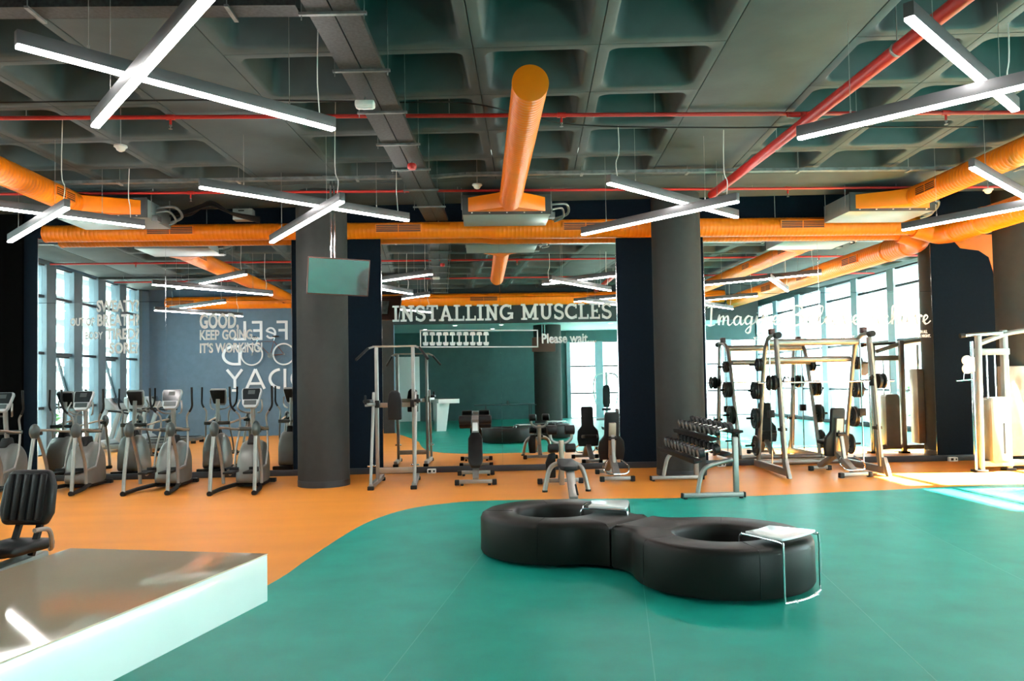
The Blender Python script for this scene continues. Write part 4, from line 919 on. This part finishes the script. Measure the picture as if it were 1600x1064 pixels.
for x, lab in ((-0.9, 'white floor socket at the skirting near the power tower'), (8.95, 'white floor socket at the skirting near the cable machine'), (4.5, 'white floor socket at the skirting behind the dumbbell rack')):
    t = thing('floor_socket', lab, 'socket', (x, 14.38, 0), group='white sockets along the mirror wall')
    MB().box((0, 0, .04), (.16, .09, .08)).build('housing', M_PLASTICW, t, bevel=.01)
    MB().box((-.035, -.046, .042), (.05, .004, .045)).box((.045, -.046, .042), (.03, .004, .03)).build('outlet', M_RUBBER, t)

# ------------------------------------------------------------------ lettering
def ribbon(mb, pts, w, fn, d0, d1, closed=False):
    P = [Vector((p[0], p[1])) for p in pts]; n = len(P); ws = w if isinstance(w, (list, tuple)) else [w] * n
    Lh, Rh = [], []
    for i in range(n):
        a = P[i - 1] if (i > 0 or closed) else P[i]; b = P[(i + 1) % n] if (i < n - 1 or closed) else P[i]
        d1_ = (P[i] - a).normalized() if (P[i] - a).length > 1e-9 else (b - P[i]).normalized()
        d2_ = (b - P[i]).normalized() if (b - P[i]).length > 1e-9 else d1_
        t = (d1_ + d2_); t = t.normalized() if t.length > 1e-6 else d1_
        nn = Vector((-t.y, t.x)); k = max(0.5, nn.dot(Vector((-d1_.y, d1_.x))))
        Lh.append(P[i] + nn * ws[i] / 2 / k); Rh.append(P[i] - nn * ws[i] / 2 / k)
    V = [fn(p.x, p.y, d0) for p in Lh] + [fn(p.x, p.y, d0) for p in Rh] + [fn(p.x, p.y, d1) for p in Lh] + [fn(p.x, p.y, d1) for p in Rh]
    Fc = []
    for i in range(n if closed else n - 1):
        j = (i + 1) % n
        Fc += [(i, j, n + j, n + i), (2 * n + i, 3 * n + i, 3 * n + j, 2 * n + j), (i, 2 * n + i, 2 * n + j, j), (n + i, n + j, 3 * n + j, 3 * n + i)]
    if not closed: Fc += [(0, n, 3 * n, 2 * n), (n - 1, 3 * n - 1, 4 * n - 1, 2 * n - 1)]
    mb.add(V, Fc); return mb
def arc(cx, cy, rx, ry, a0, a1, n=14): return [(cx + rx * math.cos(math.radians(a0 + (a1 - a0) * k / n)), cy + ry * math.sin(math.radians(a0 + (a1 - a0) * k / n))) for k in range(n + 1)]
# slab-serif capitals: (advance, [(points, width)])
T_, SW = .17, .12
def sv(x): return ([(x, 0), (x, 1)], T_)
def sh(x0, x1, y): return ([(x0, y), (x1, y)], SW)
B0, B1 = SW / 2, 1 - SW / 2
SLAB = {
 'I': (.52, [sv(.24), sh(.02, .46, B0), sh(.02, .46, B1)]),
 'N': (.98, [sv(.22), sv(.72), ([(.20, .97), (.74, .03)], T_ * 1.1), sh(.02, .42, B0), sh(.02, .28, B1), sh(.54, .92, B1)]),
 'S': (.74, [(arc(.34, .735, .235, .20, 20, 180, 8) + arc(.34, .735, .235, .22, 180, 265, 4)[1:] + arc(.34, .27, .255, .22, 85, -90, 9)[0:] + arc(.34, .27, .255, .205, 270, 200, 6)[1:], .16), ([(.575, .72), (.575, .95)], .07), ([(.075, .06), (.075, .32)], .07)]),
 'T': (.80, [sv(.38), sh(.02, .74, B1), sh(.18, .58, B0), ([(.06, .74), (.06, .98)], .09), ([(.70, .74), (.70, .98)], .09)]),
 'A': (.96, [([(.17, 0), (.47, .98)], T_), ([(.77, 0), (.45, .98)], T_), sh(.26, .70, .32), sh(0, .34, B0), sh(.60, .94, B0)]),
 'L': (.76, [sv(.22), sh(.02, .70, B0), sh(.02, .44, B1), ([(.655, .02), (.655, .30)], .09)]),
 'G': (.94, [(arc(.46, .5, .375, .42, 55, 350, 20), T_), ([(.80, .08), (.80, .44)], T_), sh(.52, .90, .42), ([(.74, .70), (.74, .96)], .08)]),
 'M': (1.22, [sv(.22), sv(.96), ([(.20, .97), (.59, .12)], T_), ([(.98, .97), (.59, .12)], T_), sh(.02, .42, B0), sh(.76, 1.16, B0), sh(.02, .26, B1), sh(.92, 1.16, B1)]),
 'U': (.96, [([(.21, 1), (.21, .42)] + arc(.46, .36, .25, .28, 180, 360, 12) + [(.71, .42), (.71, 1)], T_), sh(.02, .40, B1), sh(.52, .90, B1)]),
 'C': (.86, [(arc(.46, .5, .375, .42, 50, 310, 20), T_), ([(.74, .68), (.74, .96)], .08), ([(.74, .06), (.74, .30)], .08)]),
 'E': (.80, [sv(.22), sh(.02, .70, B0), sh(.02, .70, B1), sh(.22, .52, .5), ([(.655, .02), (.655, .28)], .09), ([(.655, .72), (.655, .98)], .09), ([(.52, .38), (.52, .62)], .07)]),
 ' ': (.45, [])}
FRONT = lambda a, b, d: Vector((a, WALL - .014 - d, b))       # on the mirrors, read from the room
BACK = lambda a, b, d: Vector((-a, YF + d, b))                # on the slate wall, read from the mirror side
sign = thing('mirror_lettering', 'pale lettering INSTALLING MUSCLES with a dumbbell progress bar on the middle mirror', 'lettering', (0, 0, 0))
txt = 'INSTALLING MUSCLES'; tot = sum(SLAB[c][0] for c in txt) - .06; x = 0.0; X0, X1, Z0, Zh = -1.60, 2.52, 2.815, .30
k = (X1 - X0) / tot
for c in txt:
    adv, st = SLAB[c]
    if st:
        mb = MB()
        for j, (pp, w) in enumerate(st):
            horiz = abs(pp[0][1] - pp[1][1]) < 1e-6 and len(pp) == 2
            q = [(X0 + (x + a) * k, Z0 + b * Zh) for a, b in pp]
            ribbon(mb, q, w * (Zh if horiz else k), FRONT, 0.0, .003 + .0002 * j)
        mb.build('letter', M_LETTER, sign, smooth=False)
    x += adv
for pp in ([(-1.08, 2.335), (1.11, 2.305)], [(-1.08, 2.645), (1.11, 2.615)], [(-1.08, 2.335), (-1.08, 2.645)], [(1.11, 2.305), (1.11, 2.615)]):
    d = Vector(pp[1]) - Vector(pp[0]); e = d.normalized() * .011
    ribbon(MB(), [Vector(pp[0]) - e, Vector(pp[1]) + e], .022, FRONT, 0, .003).build('bar_frame', M_LETTER, sign, smooth=False)
for i in range(10):
    xc = -.985 + i * .1255; zc = 2.487 - i * .0016; mb = MB()
    ribbon(mb, [(xc, zc - .07), (xc, zc + .07)], .028, FRONT, 0, .003)
    for s in (-1, 1):
        mb.prism([(xc - .052, zc + s * .062), (xc - .052, zc + s * .095), (xc - .035, zc + s * .128), (xc + .035, zc + s * .128), (xc + .052, zc + s * .095), (xc + .052, zc + s * .062)], FRONT, 0, .0034)
    mb.build('dumbbell_icon', M_LETTER, sign, smooth=False)
def text_part(s, x0, x1, z0, z1, fn, parent, name, material, bold=.02, th=.003):
    cu = bpy.data.curves.new('text', 'FONT'); cu.body = s; cu.size = 1.0; cu.offset = bold; cu.resolution_u = 3
    ob = bpy.data.objects.new('text', cu); COL.objects.link(ob)
    bpy.context.view_layer.update()
    me0 = bpy.data.meshes.new_from_object(ob.evaluated_get(bpy.context.evaluated_depsgraph_get()))
    vs_ = [v.co.copy() for v in me0.vertices]; fs = [tuple(p.vertices) for p in me0.polygons]
    bpy.data.objects.remove(ob); bpy.data.meshes.remove(me0); bpy.data.curves.remove(cu)
    xa, xb = min(v.x for v in vs_), max(v.x for v in vs_); za, zb = min(v.y for v in vs_), max(v.y for v in vs_)
    q = [(x0 + (v.x - xa) / (xb - xa) * (x1 - x0), z0 + (v.y - za) / (zb - za) * (z1 - z0)) for v in vs_]
    ed = {}
    for f in fs:
        for i in range(len(f)):
            e = (f[i], f[(i + 1) % len(f)]); ed[e] = ed.get(e, 0) + 1
    n = len(q); V = [fn(a, b, 0) for a, b in q] + [fn(a, b, th) for a, b in q]
    Fc = [tuple(i + n for i in f) for f in fs] + [(a, b, b + n, a + n) for (a, b) in ed if (b, a) not in ed]
    return MB().add(V, Fc).build(name, material, parent, smooth=False)
text_part('Please wait....', 1.19, 2.22, 2.365, 2.55, FRONT, sign, 'caption', M_LETTER, .028)
g = thing('mirror_lettering', 'pale lettering GOOD, KEEP GOING... IT\'S WORKING! on the left mirror', 'lettering', (0, 0, 0))
text_part('GOOD,', -5.13, -4.42, 2.685, 3.02, FRONT, g, 'text_line', M_LETTER, .035)
text_part('KEEP GOING...', -5.13, -4.06, 2.525, 2.715, FRONT, g, 'text_line', M_LETTER, .03)
text_part("IT'S WORKING!", -5.13, -3.99, 2.285, 2.475, FRONT, g, 'text_line', M_LETTER, .03)
g = thing('mirror_lettering', 'pale lettering SWEATY? OUT OF BREATH? BODY TIRED? SORE? on the left mirror', 'lettering', (0, 0, 0))
text_part('SWEATY?', -6.99, -6.23, 3.07, 3.29, FRONT, g, 'text_line', M_LETTER, .03)
text_part('OUT OF', -7.46, -7.03, 2.82, 2.97, FRONT, g, 'text_line', M_LETTER, .03)
text_part('BREATH?', -6.98, -6.23, 2.81, 3.03, FRONT, g, 'text_line', M_LETTER, .03)
text_part('BODY', -7.19, -6.88, 2.57, 2.71, FRONT, g, 'text_line', M_LETTER, .03)
text_part('TIRED?', -6.82, -6.23, 2.56, 2.77, FRONT, g, 'text_line', M_LETTER, .03)
text_part('SORE?', -6.76, -6.24, 2.30, 2.51, FRONT, g, 'text_line', M_LETTER, .03)
# brush script words
SCR = {
 'I': (.42, [[(.05, .92), (.20, 1.0), (.34, .95)], [(.22, .98), (.19, .5), (.17, .05), (.10, -.02), (.0, .04)], [(.05, .0), (.2, -.02), (.34, .04)]]),
 'B': (.62, [[(.20, 1.0), (.17, .5), (.13, .0)], [(.02, .82), (.20, 1.0), (.42, .98), (.48, .78), (.30, .56), (.18, .52)], [(.22, .54), (.46, .46), (.52, .22), (.36, .02), (.12, -.04), (.02, .04)]]),
 'A': (.66, [[(.0, .05), (.10, .0), (.24, .4), (.42, 1.0)], [(.42, 1.0), (.44, .5), (.47, .05), (.58, .0), (.68, .12)], [(.12, .38), (.32, .36), (.56, .42)]]),
 'm': (.66, [[(.0, .10), (.08, .45), (.11, .46), (.08, .0)], [(.08, .05), (.18, .40), (.27, .46), (.28, .3), (.25, .0)], [(.26, .05), (.36, .40), (.45, .46), (.47, .3), (.46, .06), (.54, .0), (.66, .14)]]),
 'a': (.46, [[(.32, .40), (.20, .46), (.07, .30), (.06, .10), (.15, .0), (.26, .12), (.34, .42)], [(.34, .44), (.31, .14), (.37, .0), (.46, .12)]]),
 'g': (.46, [[(.32, .40), (.20, .46), (.07, .30), (.06, .12), (.15, .03), (.26, .14), (.34, .42)], [(.34, .44), (.29, .0), (.24, -.36), (.12, -.44), (.06, -.32), (.2, -.12), (.46, .12)]]),
 'i': (.24, [[(.0, .12), (.08, .44), (.07, .12), (.13, .0), (.24, .12)], [(.10, .60), (.12, .63)]]),
 'n': (.46, [[(.0, .10), (.08, .45), (.11, .46), (.08, .0)], [(.08, .05), (.18, .40), (.27, .46), (.29, .3), (.28, .06), (.35, .0), (.46, .14)]]),
 'e': (.38, [[(.0, .12), (.14, .20), (.25, .34), (.20, .46), (.09, .38), (.06, .16), (.14, .0), (.26, .03), (.38, .16)]]),
 'l': (.26, [[(.0, .12), (.14, .45), (.24, .88), (.18, .98), (.10, .80), (.07, .25), (.12, .0), (.26, .12)]]),
 'v': (.38, [[(.0, .30), (.06, .46), (.10, .25), (.15, .0), (.24, .18), (.29, .44), (.38, .38)]]),
 'c': (.36, [[(.27, .38), (.20, .46), (.08, .32), (.06, .12), (.15, .0), (.26, .04), (.36, .16)]]),
 'h': (.48, [[(.0, .12), (.14, .45), (.24, .88), (.18, .98), (.10, .80), (.08, .0)], [(.08, .05), (.18, .38), (.28, .44), (.31, .28), (.30, .06), (.37, .0), (.48, .14)]])}
def script(word, x0, x1, z0, h, parent):
    tot = sum(SCR[c][0] for c in word); k = (x1 - x0) / tot; x = 0
    for c in word:
        adv, st = SCR[c]; mb = MB()
        for j, s_ in enumerate(st):
            cv = [(p.x, p.y) for p in catmull([(a, b, 0) for a, b in s_], 5)]
            q = [(x0 + (x + a) * k, z0 + b * h) for a, b in cv]
            ws = []
            for i in range(len(q)):
                a_, b_ = q[max(i - 1, 0)], q[min(i + 1, len(q) - 1)]
                ws.append((.036 if b_[1] < a_[1] else .019) * h / .36)
            ribbon(mb, q, ws, FRONT, 0, .003 + .0003 * j)
        mb.build('letter', M_LETTERW, parent, smooth=False); x += adv
sc_ = thing('mirror_lettering', 'white brush script Imagine Believe Achieve across the right mirror', 'lettering', (0, 0, 0))
script('Imagine', 4.33, 5.76, 2.66, .36, sc_)
script('Believe', 5.92, 7.34, 2.645, .36, sc_)
script('Achieve', 7.46, 8.68, 2.63, .36, sc_)
for s, xa in (('MIND.', 5.22), ('HEART.', 6.85), ('MIGHT.', 8.33)):
    text_part('WITH ALL', xa + .06, xa + .28, 2.445, 2.505, FRONT, sc_, 'caption', M_LETTERW, .04)
    text_part('YOUR ' + s, xa, xa + .34, 2.365, 2.425, FRONT, sc_, 'caption', M_LETTERW, .04)
# slate wall: FeEL GOOD TODAY with a bicycle for the two Os
fw = thing('wall_lettering', 'white letters FEEL GOOD TODAY around a bicycle on the slate wall', 'lettering', (0, 0, 0))
def geo(strokes, w=.085):
    mb = MB()
    for j, s_ in enumerate(strokes): ribbon(mb, s_, w, BACK, 0.001, .035 + .001 * j)
    mb.build('letter', M_LETTERW, fw, smooth=False)
geo([[(6.46, 3.22), (6.46, 3.86)], [(6.46, 3.82), (6.78, 3.82)], [(6.46, 3.54), (6.72, 3.54)]])
geo([[(6.86, 3.42), (7.12, 3.52)], arc(6.98, 3.45, .15, .17, 20, 330, 16)], .06)
geo([[(7.30, 3.22), (7.30, 3.86)], [(7.30, 3.82), (7.60, 3.82)], [(7.30, 3.54), (7.56, 3.54)], [(7.30, 3.26), (7.60, 3.26)]])
geo([[(7.84, 3.22), (7.84, 3.86)], [(7.84, 3.26), (8.20, 3.26)]])
geo([arc(5.62, 2.72, .33, .34, 45, 330, 20), [(5.90, 2.52), (5.90, 2.72), (5.66, 2.72)]])
geo([[(8.02, 2.38), (8.02, 3.06)], [(8.02, 2.42)] + arc(8.18, 2.72, .38, .30, -90, 90, 16) + [(8.02, 3.02)]])
geo([[(5.02, 2.20), (5.52, 2.20)], [(5.27, 2.20), (5.27, 1.60)]])
geo([arc(5.98, 1.90, .31, .31, 0, 360, 28)])
geo([[(6.52, 1.58), (6.52, 2.24)]]); geo([arc(6.66, 1.91, .36, .31, -85, 85, 16)])
geo([[(7.20, 1.58), (7.50, 2.24)], [(7.80, 1.58), (7.50, 2.24)], [(7.32, 1.76), (7.70, 1.76)]])
geo([[(7.94, 2.24), (8.18, 1.92)], [(8.44, 2.24), (8.18, 1.92)], [(8.18, 1.92), (8.18, 1.62)], [(8.08, 1.54), (8.28, 1.54)]])
bk_ = thing('bicycle', 'bicycle hung on the slate wall as the letters OO', 'bicycle', (-7.06, YF + .10, 2.73))
for s in (-1, 1):
    rim = MB().tube([Vector((s * .53 + .35 * math.cos(a), 0, .35 * math.sin(a))) for a in [2 * PI * i / 40 for i in range(40)]], .026, 8, closed=True).build('wheel', M_LETTERW, bk_)
    sp = MB()
    for i in range(12): a = 2 * PI * i / 12; sp.cyl((s * .53, 0, 0), (s * .53 + .34 * math.cos(a), 0, .34 * math.sin(a)), .0025, 4)
    sp.cyl((s * .53, -.03, 0), (s * .53, .03, 0), .03, 10).build('spokes', M_GALV, rim)
MB().tube([(.53, 0, 0), (.08, 0, -.04), (-.36, 0, .42), (.20, 0, .44), (.08, 0, -.04)], .016, 8).tube([(.53, 0, 0), (.20, 0, .44)], .012, 8).build('frame', M_BIKE, bk_)
MB().tube([(-.53, 0, 0), (-.36, 0, .42), (-.33, 0, .56)], .014, 8).build('fork', M_CHROME, bk_)
MB().tube(catmull([(-.33, 0, .56), (-.42, .05, .60), (-.50, .12, .56), (-.46, .16, .46)], 5), .013, 8).build('handlebar', M_RUBBER, bk_)
MB().cyl((.20, 0, .44), (.24, 0, .58), .013, 8).build('seat_post', M_CHROME, bk_)
MB().ellipsoid((.26, 0, .60), (.13, .06, .03), 12, 6).build('saddle', M_RUBBER, bk_)
MB().cyl((.08, .02, -.04), (.08, .04, -.04), .09, 16).beam((.08, .05, -.04), (.16, .05, -.19), .02, .015).build('crank', M_GALV, bk_)
MB().cyl((-.53, -.10, 0), (-.53, 0, 0), .012, 8).cyl((.53, -.10, 0), (.53, 0, 0), .012, 8).build('wall_hook', M_GALV, bk_)

# ------------------------------------------------------------------ outside
fa = thing('office_building', 'pale building with white louvre bands outside the left windows', 'building', (-18, 8, -.21))
MB().span(-4, 0, -60, 16, 0, 12).build('wall', M_FACADE, fa, smooth=False)
for i in range(11): MB().span(0, .35, -60, 16, .9 + i * 1.0, 1.02 + i * 1.0).build('louvre', M_LOUVRE, fa, smooth=False)
for i in range(20):
    MB().span(0.0, .12, -58 + i * 3.6, -57.6 + i * 3.6, 0, 12).build('fin', M_MULLION, fa, smooth=False)
nb = thing('sun_blocking_building', 'pale building added outside the right windows to block the sun', 'building', (27, 0, -.21))  # added block, keeps direct sun off most of the right glazing
MB().span(0, 6, -30, 9.2, 0, 15).build('wall', M_WHITE, nb, smooth=False)
for i in range(6): MB().span(-.3, 0, -30, 9.2, 2.2 + i * 2.2, 2.4 + i * 2.2).build('ledge', M_WHITE, nb, smooth=False)
def shrub(x, y, h, label):
    t = thing('shrub', label, 'shrub', (x, y, -.21), group='shrubs outside the windows')
    mb = MB(); rnd = random.Random(int(x * 31 + y * 17))
    for i in range(260):
        a = rnd.uniform(0, 2 * PI); zz = rnd.uniform(.08, 1) * h; r = (.5 * h * math.sin(PI * min(1, .25 + .75 * zz / h))) * math.sqrt(rnd.random())
        p = Vector((r * math.cos(a), r * math.sin(a), zz)); u = Vector((rnd.gauss(0, 1), rnd.gauss(0, 1), rnd.gauss(0, 1))).normalized(); v = u.orthogonal()
        s_ = h * .07; mb.add([p - u * s_, p + v * s_ * .5, p + u * s_, p - v * s_ * .5], [(0, 1, 2, 3)])
    o = mb.build('foliage', M_LEAF, t, smooth=False); o['kind'] = 'stuff'
    MB().cyl((0, 0, 0), (0, 0, h * .7), .03 * h, 7).build('stem', M_TAN, t)
for i, (y, h) in enumerate(((5.0, 1.5), (6.6, 1.2), (8.2, 1.7), (9.9, 1.3), (11.8, 1.6))): shrub(-13.2, y, h, 'leafy shrub outside the left windows, %s from the bicycle wall' % ['first', 'second', 'third', 'fourth', 'fifth'][i])
for i, (y, h) in enumerate(((-2.0, 2.2), (1.5, 2.6), (5.0, 2.3), (8.5, 2.5))): shrub(18.5, y, h, 'tall shrub outside the right windows, %s from the lobby end' % ['first', 'second', 'third', 'fourth'][i])
